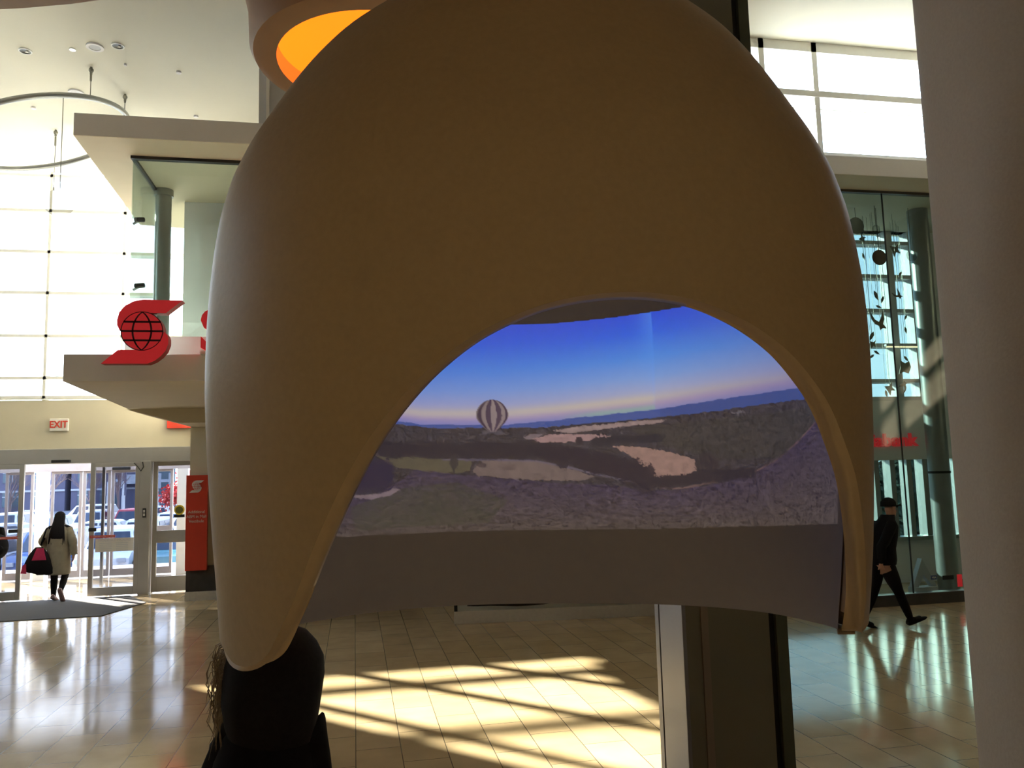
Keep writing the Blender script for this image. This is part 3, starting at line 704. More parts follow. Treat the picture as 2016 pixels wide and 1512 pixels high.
# visible inner edge of the opening, from the left tip over the arch to the right tip, with rim width
EDGE = [(438,1262,1),(443,1288,4),(453,1309,7),(470,1320,9),(490,1321,9),(512,1314,10),(535,1297,12),(556,1268,16),(574,1238,20),(592,1208,23),(612,1163,25),(640,1093,27),(672,1020,27),(705,950,26),(740,886,24),(780,826,21),(830,765,18),(880,716,15),(940,670,12),(1000,637,10),(1060,612,9),(1120,596,9),(1180,587,9),(1240,584,9),(1300,588,10),(1360,600,11),(1420,623,13),(1480,656,15),(1540,705,18),(1590,767,20),(1618,815,21),(1640,872,22),(1663,942,22),(1676.5,1018,21),(1685,1100,19),(1690,1170,15),(1690,1215,11),(1690,1238,8),(1694,1246,4),(1699,1246,2),(1701,1238,1)]
NT = 220
E_ = resample(EDGE, NT)
# seam: the edge moved outwards in the shell's face
tg = np.gradient(E_[:, :2], axis=0); tg /= np.linalg.norm(tg, axis=1)[:, None]
nrm = np.stack([tg[:, 1], -tg[:, 0]], 1)         # left of travel = outwards over the arch
cent = np.array([1120., 1000.])
sgn = np.sign(((E_[:, :2]-cent)*nrm).sum(1)); sgn[:40] = -1*0+sgn[40]; 
nrm = nrm*sgn[60]
seam_px = E_[:, :2] + nrm*E_[:, 2:3]
inner = np.array([hit_front(x, y, .035) for x, y in E_[:, :2]])
seam = np.array([hit_front(x, y) for x, y in seam_px])
# outline of the shell in its own upright section, from left tip over the apex to right tip
zl, zr = seam[0][2], seam[-1][2]
zL = np.linspace(0, 1, NT)
zs1 = ZA-(ZA-zl)*(1-np.linspace(0, 1, 200))**2*1.0
zs2 = ZA-(ZA-zr)*(np.linspace(0, 1, 200))**2
def edge_x(z, s): xc, a = prof(z); return xc+s*a
O1 = np.stack([edge_x(zs1, -1), zs1], 1); O2 = np.stack([edge_x(zs2, 1), zs2], 1)
def arc(P_, t_): L = np.concatenate([[0], np.cumsum(np.linalg.norm(np.diff(P_, axis=0), axis=1))]); L /= L[-1]; return np.stack([np.interp(t_, L, P_[:, 0]), np.interp(t_, L, P_[:, 1])], 1)
topi = int(np.argmax(seam[:, 2]))
Ls = np.concatenate([[0], np.cumsum(np.linalg.norm(np.diff(seam[:, [0, 2]], axis=0), axis=1))])
tl = Ls[:topi+1]/Ls[topi]; tr = (Ls[topi:]-Ls[topi])/(Ls[-1]-Ls[topi])
# the left tip's underside keeps close to the outline's foot
O = np.concatenate([arc(O1, tl**1.6), arc(O2, 1-(1-tr)**1.3)[1:]])
NS = 56
def shell_grid(off):
    vs = []
    for i in range(NT):
        for k in range(NS+1):
            s = sin(pi/2*k/NS)
            x = seam[i][0]+(O[i][0]-seam[i][0])*s; z = seam[i][2]+(O[i][1]-seam[i][2])*s
            D = float(front(x, z)) if k else seam[i][1]
            if k == NS: D = D0
            if off:
                xc, a = prof(z); xc = float(xc); x = xc+(x-xc)*(1-off/ max(float(a), .12)); D = D0+(D-D0)*(1-off/.45)
            vs.append(W(x, D, z))
    return vs
fs = [(i*(NS+1)+k, i*(NS+1)+k+1, (i+1)*(NS+1)+k+1, (i+1)*(NS+1)+k) for i in range(NT-1) for k in range(NS)]
outer_v = shell_grid(0); inner_v = shell_grid(.045)
pbuild(outer_v, fs, 'front_shell', MT['pod'])
pbuild(inner_v, fs, 'shell_lining', MT['rim'])
# rim: bevel from the seam to the visible edge, then back to the lining
rv = []
for i in range(NT):
    a_ = outer_v[i*(NS+1)]; b_ = W(*[inner[i][0], inner[i][1], inner[i][2]]); c_ = inner_v[i*(NS+1)]
    back = b_*1.0 + e2*.03
    rv += [a_, a_*.5+b_*.5+0*e2, b_, back, c_]
n_ = 5
pbuild(rv, [(i*n_+k, i*n_+k+1, (i+1)*n_+k+1, (i+1)*n_+k) for i in range(NT-1) for k in range(n_-1)], 'rim', MT['rim'])
# screen bottom edge (angle -> height)
BOT = [(440,1263),(500,1246),(572,1232),(640,1220),(700,1210),(800,1199),(900,1192),(1000,1189),(1130,1188),(1300,1190),(1400,1195),(1500,1205),(1600,1225),(1660,1239),(1690,1248)]
bt = np.array([hit_screen(x, y) for x, y in BOT]); o_ = np.argsort(bt[:, 0]); bt = bt[o_]
def zbot(th): return np.interp(th, bt[:, 0], bt[:, 1])
NA, NZ = 760, 420
def scr_pt(th, z, infl):
    xc, a = prof(z); a = np.maximum(a+infl, .002); return xc+a*np.sin(th), D0+(BB/AM)*a*np.cos(th)
ths = np.linspace(-pi/2, pi/2, NA+1)
zfrac = np.linspace(0, 1, NZ+1)
ZT = 2.95                                        # finely meshed up to here
TH, ZF = np.meshgrid(ths, zfrac); ZZ = zbot(TH)*(1-ZF)+ZT*ZF
X, D = scr_pt(TH, ZZ, -.05)
V = X[..., None]*e1+D[..., None]*e2; V[..., 2] += ZZ
V = V.reshape(-1, 3)
def gridfaces(r, c_):
    i = np.arange(r)[:, None]*(c_+1)+np.arange(c_)[None, :]; i = i.ravel()
    return np.stack([i, i+1, i+c_+2, i+c_+1], 1)
F_ = gridfaces(NZ, NA)
me = bpy.data.meshes.new('projection_screen')
me.vertices.add(len(V)); me.vertices.foreach_set('co', (V+np.array(POFF)).ravel())
me.loops.add(F_.size); me.loops.foreach_set('vertex_index', F_[:, ::-1].ravel().astype(np.int32))
me.polygons.add(len(F_)); me.polygons.foreach_set('loop_start', np.arange(0, F_.size, 4, dtype=np.int32)); me.polygons.foreach_set('loop_total', np.full(len(F_), 4, dtype=np.int32))
me.update(calc_edges=True); me.polygons.foreach_set('use_smooth', np.ones(len(F_), bool))

# ---- the projected moving-picture frame, drawn in the screen's own coordinates (angle, height)
def UV(pts): return np.array([hit_screen(x, y) for x, y in pts])
def line(pts):
    a = UV(pts); o = np.argsort(a[:, 0]); a = a[o]
    return lambda t: np.interp(t, a[:, 0], a[:, 1])
def inpoly(pts, u, v):
    p = UV(pts); ins = np.zeros(u.shape, bool); j = len(p)-1
    for i in range(len(p)):
        c1 = (p[i, 1] > v) != (p[j, 1] > v)
        with np.errstate(divide='ignore', invalid='ignore'):
            xx = (p[j, 0]-p[i, 0])*(v-p[i, 1])/(p[j, 1]-p[i, 1]+1e-12)+p[i, 0]
        ins ^= c1 & (u < xx); j = i
    return ins
rng = np.random.RandomState(3)
def vnoise(u, v, su, sv, seed):
    r = np.random.RandomState(seed).rand(64, 256); a = u*su+50; b = v*sv+5
    i = np.floor(a).astype(int); j = np.floor(b).astype(int); fa = a-i; fb = b-j; fa = fa*fa*(3-2*fa); fb = fb*fb*(3-2*fb)
    g = lambda p, q: r[q % 64, p % 256]
    return (g(i, j)*(1-fa)+g(i+1, j)*fa)*(1-fb)+(g(i, j+1)*(1-fa)+g(i+1, j+1)*fa)*fb
u = TH.copy(); v = ZZ.copy()
L3 = lambda *c_: np.array(lin(c_))
def mixc(c, m_, col): m_ = np.clip(m_, 0, 1)[..., None]; return c*(1-m_)+np.array(col)*m_
top = line([(500,632),(760,640),(900,641),(1012,639),(1100,636),(1200,626),(1290,613),(1360,601),(1500,574),(1690,535)])
hor = line([(500,822),(700,826),(770,829),(830,838),(900,839),(1000,838),(1100,829),(1200,818),(1290,808),(1400,791),(1500,776),(1600,760),(1700,742)])
low = line([(500,1060),(680,1058),(850,1048),(1000,1045),(1150,1043),(1300,1041),(1500,1036),(1700,1030)])
tp, hz, lw = top(u), hor(u), low(u)
s = np.clip((tp-v)/(tp-hz), 0, 1.2)             # 0 top of picture .. 1 horizon
stops = [(0, (46, 78, 205)), (.2, (50, 96, 212)), (.45, (76, 132, 214)), (.65, (118, 150, 206)), (.79, (152, 158, 190)), (.87, (172, 162, 165)), (.93, (158, 140, 168)), (1.0, (118, 122, 172)), (1.2, (118, 122, 172))]
sky = np.zeros(u.shape+(3,)); cs = np.array([lin(c_) for _, c_ in stops]); ss = [a for a, _ in stops]
for k in range(3): sky[..., k] = np.interp(s, ss, cs[:, k])
us = UV([(1287, 720)])[0, 0]; uL = UV([(760, 720)])[0, 0]; uR = UV([(1600, 800)])[0, 0]
side = np.clip((us-u)/(us-uL), 0, 1)            # towards the left the sky is more violet and duller
sky = mixc(sky, np.where(u < us, side*.45*(1-s*.6), 0), lin((70, 80, 190)))
gl = np.exp(-((u-us)/.05)**2)*(1-s)*.35+np.exp(-((u-us)/.008)**2)*.14*(u < us)
sky = mixc(sky, gl*(u < us+.004), lin((90, 150, 235)))
sky = mixc(sky, np.where(u >= us, np.clip((u-us)/(uR-us), 0, 1)*.55, 0), lin((92, 92, 150)))
sky = mixc(sky, np.exp(-((s-.88)/.045)**2)*.3*(u < us), lin((205, 190, 150)))
sky = mixc(sky, np.exp(-((s-.97)/.03)**2)*.55*(u < us)*np.clip((u-UV([(1100, 820)])[0, 0])/.15, 0, 1), lin((130, 170, 140)))
img = sky
n1 = vnoise(u, v, 60, 90, 1); n2 = vnoise(u, v, 160, 240, 2); n3 = vnoise(u, v, 25, 60, 5)
# far blue hills
hill = hz+.004*(vnoise(u, v*0, 30, 1, 4)-.5)+.004
img = mixc(img, (v < hill)*1.0, lin((66, 82, 140)))
hr = UV([(1300, 806)])[0, 0]
img = mixc(img, ((v < hill) & (u > hr))*.5, lin((52, 66, 120)))
# dark forest body
fo = line([(500,826),(700,826),(760,830),(790,836),(850,842),(960,843),(1060,842),(1130,836),(1200,830),(1290,822),(1400,810),(1500,796),(1600,782),(1700,765)])
fz = fo(u)+.006*(n1-.5)
forest = np.array(lin((56, 52, 58)))*(1+1.8*(vnoise(u, v, 300, 260, 21)[..., None]-.5)+.6*(n2[..., None]-.5)+.5*(n1[..., None]-.5))
m_ = (v < fz); img = np.where(m_[..., None], forest, img)
gr = inpoly([(1240,842),(1400,825),(1600,800),(1620,850),(1560,900),(1400,905),(1280,870)], u, v)
img = mixc(img, gr*.35, lin((62, 60, 50)))
# low ground (lavender field) starts below this line
lav = line([(500,985),(640,990),(690,985),(740,975),(790,945),(820,922),(900,935),(1000,942),(1100,952),(1200,955),(1270,965),(1340,965),(1420,950),(1480,935),(1530,905),(1580,860),(1612,820),(1700,760)])
lz_ = lav(u)+.004*(n1-.5); depth_ = np.clip((lz_-v)/(lz_-lw+1e-6), 0, 1)
lavc = np.array(lin((60, 52, 70)))*(1-depth_[..., None])+np.array(lin((72, 64, 62)))*depth_[..., None]
n4 = vnoise(u, v, 400, 300, 12); lavc = lavc*(1+.5*(n2[..., None]-.5)+1.1*(n4[..., None]-.5)+.7*(vnoise(u, v, 45, 260, 9)[..., None]-.5))
img = np.where((v < lz_)[..., None], lavc, img)
lg = inpoly([(690,1000),(800,960),(900,950),(1000,985),(960,1030),(700,1045)], u, v)
img = mixc(img, lg*(.15+.7*vnoise(u, v, 90, 300, 40)), lin((60, 62, 50)))
# pale fields
def field(pts, col, a=1.0):
    global img
    m = inpoly(pts, u+.006*(n2-.5), v+.005*(n2-.5)+.003*(vnoise(u, v, 380, 380, 33)-.5)); k = a*(.80+.3*(n1-.5)+.15*(vnoise(u, v, 200, 500, 34)-.5)); img = mixc(img, m*k, lin(col))
field([(1085,848),(1150,838),(1200,835),(1260,828),(1312,826),(1300,833),(1240,838),(1180,846),(1120,853)], (150, 128, 125))
field([(1045,864),(1085,855),(1160,855),(1205,858),(1175,866),(1110,871),(1060,871)], (158, 126, 124))
field([(1205,878),(1260,880),(1320,890),(1368,905),(1372,925),(1350,938),(1300,941),(1278,935),(1262,915),(1235,892)], (152, 120, 110))
field([(930,925),(950,908),(1000,905),(1060,908),(1110,920),(1170,938),(1150,946),(1060,945),(1000,942),(940,936)], (112, 96, 92))
field([(735,895),(790,897),(850,902),(930,908),(925,925),(900,932),(840,928),(780,920)], (88, 82, 66))
field([(690,978),(730,984),(770,975),(785,965),(775,962),(745,973),(700,974)], (122, 106, 112))
field([(735,890),(775,889),(782,895),(740,897)], (130, 112, 118))
field([(1030,862),(1045,855),(1075,853),(1060,860),(1040,866)], (140, 122, 125), .7)
field([(1440,812),(1460,808),(1470,811),(1450,815)], (110, 104, 110), .8)
field([(945,848),(990,848),(994,856),(950,855)], (90, 84, 92), .7)
# road curve
rd = line([(870,905),(950,905),(1050,907),(1110,918),(1180,935),(1240,948),(1280,954)])
ul, ur = UV([(870, 905)])[0, 0], UV([(1280, 954)])[0, 0]
img = mixc(img, (np.abs(v-rd(u)) < .0035)*(u > ul)*(u < ur)*.7, lin((96, 88, 104)))
rd2 = line([(1280,958),(1340,962),(1420,946),(1480,932),(1530,905),(1570,870),(1610,825)])
ul2 = UV([(1300, 956)])[0, 0]
img = mixc(img, (np.abs(v-rd2(u)) < .0030)*(u > ul2)*.5*n1, lin((130, 96, 92)))
# trees bordering the fields
nb = vnoise(u, v, 330, 330, 31)
def blob(x, y, w, h, col, a=1.0):
    global img
    c0 = UV([(x, y), (x+w, y), (x, y-h)]); du = abs(c0[1, 0]-c0[0, 0]); dv = abs(c0[2, 1]-c0[0, 1])
    rr = ((u-c0[0, 0])/du)**2+((v-c0[0, 1])/dv)**2+1.1*(nb-.5); img = mixc(img, (rr < 1)*a*(.75+.35*nb), lin(col))
for x in range(1085, 1285, 12):
    yb = 886+(x-1085)*.24; blob(x, yb+rng.rand()*12, 16, 13+(x-1085)*.05+rng.rand()*7, (42, 38, 48))
for x in range(1180, 1300, 14): blob(x, 868-(x-1180)*.05, 16, 8, (44, 42, 50))
for x in range(1285, 1480, 12): blob(x, 950-(x-1285)*.10, 14, 9+rng.rand()*6, (44, 40, 48))
blob(1392, 915, 22, 24, (50, 44, 50)); blob(1140, 868, 7, 9, (42, 38, 46)); blob(894, 912, 9, 12, (50, 48, 52)); blob(893, 926, 2, 9, (50, 46, 50))
for x in range(745, 1080, 11): blob(x, 884+4*rng.rand(), 12, 12+rng.rand()*8, (44, 40, 48), .9)
for x in range(690, 770, 10): blob(x, 940-(x-690)*.1, 16, 30, (46, 40, 58))
blob(950, 916, 9, 5, (70, 60, 64)); blob(1000, 922, 12, 4, (88, 74, 74))
# balloon
bc = UV([(969, 819), (1001, 819), (969, 787)])
bu = np.abs(bc[1, 0]-bc[0, 0]); bv = np.abs(bc[2, 1]-bc[0, 1])
U_ = (u-bc[0, 0])/bu; V_ = (v-bc[0, 1])/bv
lowr = np.where(V_ < 0, np.clip(1-(np.abs(V_)/1.02)**1.6*.9, 0, 1), np.sqrt(np.clip(1-V_**2, 0, 1)))
bal = (np.abs(U_) < lowr) & (V_ < 1) & (V_ > -1.0)
ph = np.arcsin(np.clip(U_/np.maximum(lowr, 1e-3), -1, 1))
stripe = (np.sin(ph*9+.6) > 0)
bcol = np.where(stripe[..., None], np.array(lin((122, 108, 108))), np.array(lin((66, 54, 70))))
bcol = bcol*(.75+.45*np.clip(np.cos(ph-.3), 0, 1)[..., None])
img = np.where(bal[..., None], bcol, img)
bk = (np.abs(U_) < .13) & (V_ < -1.06) & (V_ > -1.2)
img = mixc(img, bk*1.0, lin((40, 34, 40)))
# only the picture's own area is projected; fades at its foot
inside = (v < tp) & (v > lw) & (u > -1.35) & (u < 1.5)
base = np.array(lin((58, 51, 47)))
emis = np.where(inside[..., None], np.maximum(img-base*.62, 0), 0)
ca = me.color_attributes.new('picture', 'FLOAT_COLOR', 'POINT')
ca.data.foreach_set('color', np.concatenate([emis, np.ones(emis.shape[:2]+(1,))], 2).astype(np.float32).ravel())
ms = mat('projection_cloth', (.38, .35, .345), .9, noise=.02, nscale=30)
nn = ms.node_tree.nodes; at = nn.new('ShaderNodeAttribute'); at.attribute_name = 'picture'
ms.node_tree.links.new(at.outputs['Color'], nn['Principled BSDF'].inputs['Emission Color']); nn['Principled BSDF'].inputs['Emission Strength'].default_value = .72
me.materials.append(ms)
sc_o = link('projection_screen', me, pod); sc_o['label'] = 'concave screen showing a hot air balloon over fields'
# rest of the inner dome and the back shell
def dome(infl, z_from, nm, m, na=120, nz=60, zlo=None):
    vs = []
    for k in range(nz+1):
        q = k/nz
        for th in np.linspace(-pi/2, pi/2, na+1):
            zb = z_from if z_from else float(zbot(th)); z = ZA-.03*(infl < 0)-(ZA-.03*(infl < 0)-zb)*(1-q)**1.6 if True else 0
            x, d_ = scr_pt(th, z, infl); vs.append(W(float(x), float(d_), z))
    return pbuild(vs, [tuple(f) for f in gridfaces(nz, na)], nm, m)
dome(-.05, ZT, 'dome_lining', ms if False else mat('lining_cloth', (.34, .31, .29), .9, noise=.02))
dome(0, None, 'back_shell', MT['pod'])
vs = []
for th in np.linspace(-pi/2, pi/2, 121):
    z = float(zbot(th)); x, d_ = scr_pt(th, z, -.05); vs.append(W(float(x), float(d_), z)); x, d_ = scr_pt(th, z, 0); vs.append(W(float(x), float(d_), z-.001))
pbuild(vs, [(2*i, 2*i+1, 2*i+3, 2*i+2) for i in range(120)], 'lower_lip', MT['rim'])
ax, az_ = XA, ZA
pp = W(XA, D0, ZA-.04); build(MB().cyl(tuple(pp), (pp[0], pp[1], 8.895), .05, 14), 'suspension_pole', MT['pipe'], pod, smooth=True).location = POFF
tag(pod, 'huge beige egg shaped projection pod hanging in the middle of the hall', 'projection pod')

# ================================================================== COLUMN BEHIND THE POD
t = empty('clad_column', (1.93, 4.6, 0))
def cp(mb, nm, m, **k): o = build(mb, nm, m, t, **k); o.location = (-1.93, -4.6, 0); return o
cp(MB().box(1.94, 2.48, 4.605, 5.0, 0, 8.9), 'core_panel', MT['colpanel'])
cp(MB().box(1.915, 1.94, 4.60, 4.965, 0, 8.9), 'side_panel', MT['collight'], bevel=.003)
cp(MB().box(1.925, 1.94, 4.965, 4.985, 0, 8.9), 'shadow_gap', MT['rubber'])
cp(MB().box(1.915, 1.94, 4.985, 5.05, 0, 8.9), 'corner_strip', MT['collight'], bevel=.003)
cp(MB().box(2.035, 2.08, 4.594, 4.605, 0, 8.9), 'joint_strip', MT['coljoint'])
cp(MB().box(2.48, 2.525, 4.63, 4.8, 0, 8.9), 'shadow_gap', MT['rubber'])
cp(MB().box(2.525, 2.60, 4.60, 5.05, 0, 8.9), 'edge_panel', MT['coledge'], bevel=.003)
tag(t, 'square metal clad column standing behind the pod', 'column')
# near round column at the right edge
dd = ray(1862, 756); az0 = atan2(dd[0], dd[1]); rr_, dist = .75, 3.3
azc = az0+asin(rr_/dist)
t = MB().cyl((dist*sin(azc), dist*cos(azc), 0), (dist*sin(azc), dist*cos(azc), 8.9), rr_, 96)
tag(build(t, 'round_column', MT['nearcol'], smooth=True), 'broad smooth taupe column filling the right edge', 'column')

# ================================================================== display case under the pod
a0 = Vector((1.43, 11.96, 0)); a1 = Vector((4.6, 11.573, 0)); dr = (a1-a0).normalized(); nr = Vector((-dr.y, dr.x, 0))
t = empty('display_case', tuple(a0), atan2(dr.y, dr.x)); L = (a1-a0).length
build(MB().box(0, L, 0, 1.6, 0, .18), 'steel_plinth', MT['steel'], t, bevel=.004)
build(MB().box(.02, L-.02, .01, .02, .18, 2.2), 'glass_front', MT['glass'], t)
build(MB().box(-.0, .05, -.0, .05, .18, 2.2), 'case_post', MT['rubber'], t); build(MB().box(L-.05, L, 0, .05, .18, 2.2), 'case_post', MT['rubber'], t)
build(MB().box(0, L, 0, 1.6, 2.2, 2.4), 'case_top', MT['grey'], t)
tag(t, 'glass display case on a low steel plinth under the pod', 'display case')
def onplinth(x, y): return a0+dr*x+nr*y
g = MB(); rng2 = random.Random(4); prof_ = [(0, .0), (.15, .05), (.35, .06), (.6, .16), (.75, .22), (.95, .20), (1.15, .14), (1.3, .02)]
rings = []
for x, h in prof_: rings.append([(x, .55+.28*cos(a)*(.4+h*3), .0+max(0, h*sin(a))) for a in [pi*i/8 for i in range(9)]])
g.ringloft(rings, cap=False, closed=False)
o = build(g, 'cloth_heap', MT['clothblack'], smooth=True); o.location = onplinth(.2, 0)+Vector((0, 0, .181)); o.rotation_euler = (0, 0, atan2(dr.y, dr.x)); tag(o, 'black crumpled cloth heap on the steel plinth', 'cloth')
o = build(MB().box(0, .75, .3, 1.2, 0, .03), 'floor_board', mat('dark_red_board', (.16, .02, .015), .5, noise=.1)); o.location = onplinth(1.9, 0)+Vector((0, 0, .181)); o.rotation_euler = (0, 0, atan2(dr.y, dr.x)); tag(o, 'flat dark red board lying in the display case', 'board')
o = build(MB().cyl((0, 0, 0), (0, 0, .9), .06, 16).cyl((0, 0, 0), (0, 0, .04), .14, 20), 'display_stand', MT['steel'], smooth=True); o.location = onplinth(1.66, .4)+Vector((0, 0, .181)); tag(o, 'small steel display stand between the cloth heap and the red board', 'stand')

# ================================================================== hanging cutouts in the bank
def cutout(px, py, sz, kind, lb, Yc=12.4, rot=0.0):
    global _cy; _cy += .038; Yc = _cy
    q = onY(px, py, Yc); s = sz*Yc/(.86*FPX)*1.15
    shapes = {
     'bird': [(-1, .9), (-.55, .15), (-.1, -.1), (.15, .3), (.45, 1.1), (.5, .2), (.35, -.3), (.7, -.75), (.3, -.7), (.0, -.9), (-.1, -.5), (-.55, -.3), (-.9, .2)],
     'leaf': [(0, 1), (.35, .4), (.25, -.3), (0, -1), (-.35, -.2), (-.3, .45)],
     'shard': [(-.7, .8), (.2, .5), (.9, 1.0), (.5, .1), (.8, -.6), (.1, -.3), (-.4, -1), (-.5, -.1)],
     'net': [(-.6, .9), (.1, .5), (.7, .8), (.9, 0), (.5, -.8), (-.2, -.6), (-.9, -.9), (-.6, 0)]}
    t = empty('bird_cutout' if kind == 'bird' else 'leaf_cutout', (q[0], Yc, q[2]))
    c_, s_ = cos(rot), sin(rot)
    pts = [((x*c_-z*s_)*s, (x*s_+z*c_)*s) for x, z in shapes[kind]]
    build(MB().prism(pts, 'y', -.006, .006), 'plate', MT['leaf'], t)
    build(MB().tube([(0, 0, .4*s), (0, 0, 6.58-q[2])], .0025, 4), 'wire', MT['wire'], t)
    tag(t, lb, 'hanging cutout', 'bird and leaf cutouts hanging in the bank')
_cy = 12.1
cuts = [(1732,632,17,'bird',0,'large bird cutout with raised wings in the bank window'),(1768,580,9,'bird',.5,'small bird cutout near the right window mullion'),
 (1725,582,9,'leaf',.4,'narrow leaf cutout above the large bird'),(1737,590,7,'leaf',-.4,'small leaf cutout right above the large bird'),(1730,604,6,'leaf',1.2,'tiny leaf cutout just above the large bird'),
 (1716,662,9,'leaf',-.5,'leaf cutout under the large bird at the pod edge'),(1718,678,7,'shard',0,'broken leaf cutout under the large bird'),(1726,694,6,'leaf',1.0,'rounded leaf cutout above the low mullion'),(1716,702,6,'leaf',-.9,'leaf cutout touching the pod edge'),
 (1781,723,13,'net',0,'faceted cutout low in the right window bay'),(1784,706,6,'leaf',.7,'leaf cutout just above the faceted cutout'),(1752,766,10,'shard',.4,'jagged cutout in the lowest left pane'),(1778,760,10,'bird',2.2,'tilted bird cutout in the lowest right pane'),(1745,775,6,'leaf',.2,'leaf cutout at the window sill'),
 (1762,493,11,'shard',.2,'jagged cutout high in the right window bay'),(1772,540,6,'leaf',-.6,'small leaf cutout under the upper mullion'),(1700,505,6,'leaf',.3,'thin leaf cutout beside the pod'),(1783,650,6,'leaf',.2,'leaf cutout at the right frame'),(1783,625,5,'leaf',-.5,'tiny leaf cutout at the right frame'),(1698,470,7,'shard',1.0,'cutout below the grey oval disc')]
for px, py, sz, kd, rot, lb in cuts: cutout(px, py, sz, kd, lb, rot=rot, Yc=12.3+.02*(px % 7))
for (px, py, r, m_, lb) in ((1730, 492, .135, 'brass', 'dark brown round disc hanging in the bank window'), (1724, 443, .075, 'frost', 'white round disc hanging high in the bank window'), (1684, 428, .15, 'pipe', 'grey disc partly behind the pod edge'), (1794, 492, .10, 'frost', 'pale disc at the right side of the bank window')):
    mobile(px, py, py, 11.7+r*2, r=r, mt=m_, lb=lb, top=6.6)

# ================================================================== OUTSIDE
g = MB(); g.add([(-60, VY+.3, -.02), (60, VY+.3, -.02), (60, 24, -.05), (-60, 24, -.05)], [(0, 1, 2, 3)])
tag(build(g, 'pavement', MT['concrete'], fix=False), 'sunlit pale pavement outside the doors', 'pavement', kind='structure')
tag(build(MB().box(5.2, 30, 13.42, VY+.3, -.12, -.02), 'pavement', MT['concrete']), 'sunlit pavement behind the bank', 'pavement', kind='structure')
g = MB(); g.add([(-90, 24, -.05), (90, 24, -.05), (120, 31, -1.2), (-120, 31, -1.2), (250, 330, -1.2), (-250, 330, -1.2)], [(0, 1, 2, 3), (3, 2, 4, 5)])
tag(build(g, 'parking_lot', MT['asphalt'], fix=False), 'sunlit asphalt car park outside', 'car park', kind='structure')
CARM = {k: mat('car_paint_'+k, c_, .25, noise=.03) for k, c_ in dict(white=(.75, .77, .82), silver=(.45, .47, .52), blue=(.05, .09, .25), black=(.02, .02, .03), red=(.35, .02, .03), grey=(.2, .21, .24), teal=(.12, .3, .34)).items()}
def car(px, Y, color, kind, rz, lb):
    x = float(onY(px, 1000, Y)[0]); t = empty('car' if kind != 'suv' else 'sport_utility_vehicle', (x, Y, -1.2), rz)
    hb, hr_ = (.95, 1.72) if kind == 'suv' else (.82, 1.42)
    L_ = 2.3
    low_ = [(-L_, .35), (-L_+.05, .75), (-L_+.4, hb-.02), (-1.1 if kind != 'suv' else -1.3, hb+.02), (1.5, hb+.04), (L_-.1, hb-.02), (L_, .7), (L_-.02, .32), (1.9, .25), (-1.9, .25)]
    g = MB(); n = len(low_)
    rings = [[(p[0]*(.97 if abs(yy) > .85 else 1), yy, p[1]*(.98 if abs(yy) > .85 and p[1] > .5 else 1)) for p in low_] for yy in (-.92, -.86, .86, .92)]
    g.ringloft(rings); build(g, 'car_body', CARM[color], t, smooth=True)
    c0, c1, c2, c3 = (-1.35, -.75, 1.75, 2.15) if kind == 'suv' else (-1.2, -.5, 1.1, 1.75)
    cab = lambda s_, e: [(c0-e, s_*.84, hb), (c1-e, s_*.68, hr_-.05), (c1+.25, s_*.64, hr_), (c2-.15, s_*.64, hr_), (c2+e, s_*.68, hr_-.05), (c3+e, s_*.84, hb)]
    g = MB(); g.ringloft([cab(-1, 0), cab(1, 0)]); build(g, 'cabin', CARM[color], t, smooth=True)
    g = MB()
    for s_ in (-1, 1):
        y_ = lambda z: s_*(.845-(z-hb)/(hr_-hb)*.17+.008)
        za, zb = hb+.06, hr_-.12
        for xa, xb in ((c0+.35, .15), (.25, c3-.5)):
            xx0 = max(xa, c0+.3); g.add([(xx0, y_(za), za), (xb, y_(za), za), (min(xb, c2-.05), y_(zb), zb), (max(xx0, c1+.05), y_(zb), zb)], [(0, 1, 2, 3)])
    for (xa, xb, sg) in ((c0, c1, -1), (c3, c2, 1)):
        f1, f2 = .12, .85; g.add([(xa+(xb-xa)*f1+sg*.012, -.74, hb+(hr_-hb)*f1), (xa+(xb-xa)*f1+sg*.012, .74, hb+(hr_-hb)*f1), (xa+(xb-xa)*f2+sg*.012, .6, hb+(hr_-hb)*f2), (xa+(xb-xa)*f2+sg*.012, -.6, hb+(hr_-hb)*f2)], [(0, 1, 2, 3)])
    build(g, 'car_windows', MT['carglass'], t, fix=False)
    for sx2 in (-1.45, 1.4):
        for sy in (-1, 1): build(MB().cyl((sx2, sy*.75, .33), (sx2, sy*.95, .33), .33, 16), 'wheel', MT['tyre'], t)
    for sy in (-1, 1):
        build(MB().box(L_-.06, L_+.01, sy*.8-.1, sy*.8+.1, .62, .82), 'tail_light', CARM['red'], t); build(MB().box(-L_-.01, -L_+.1, sy*.68-.14, sy*.68+.14, .62, .76), 'headlight', CARM['silver'], t)
    tag(t, lb, 'car', 'cars in the car park')
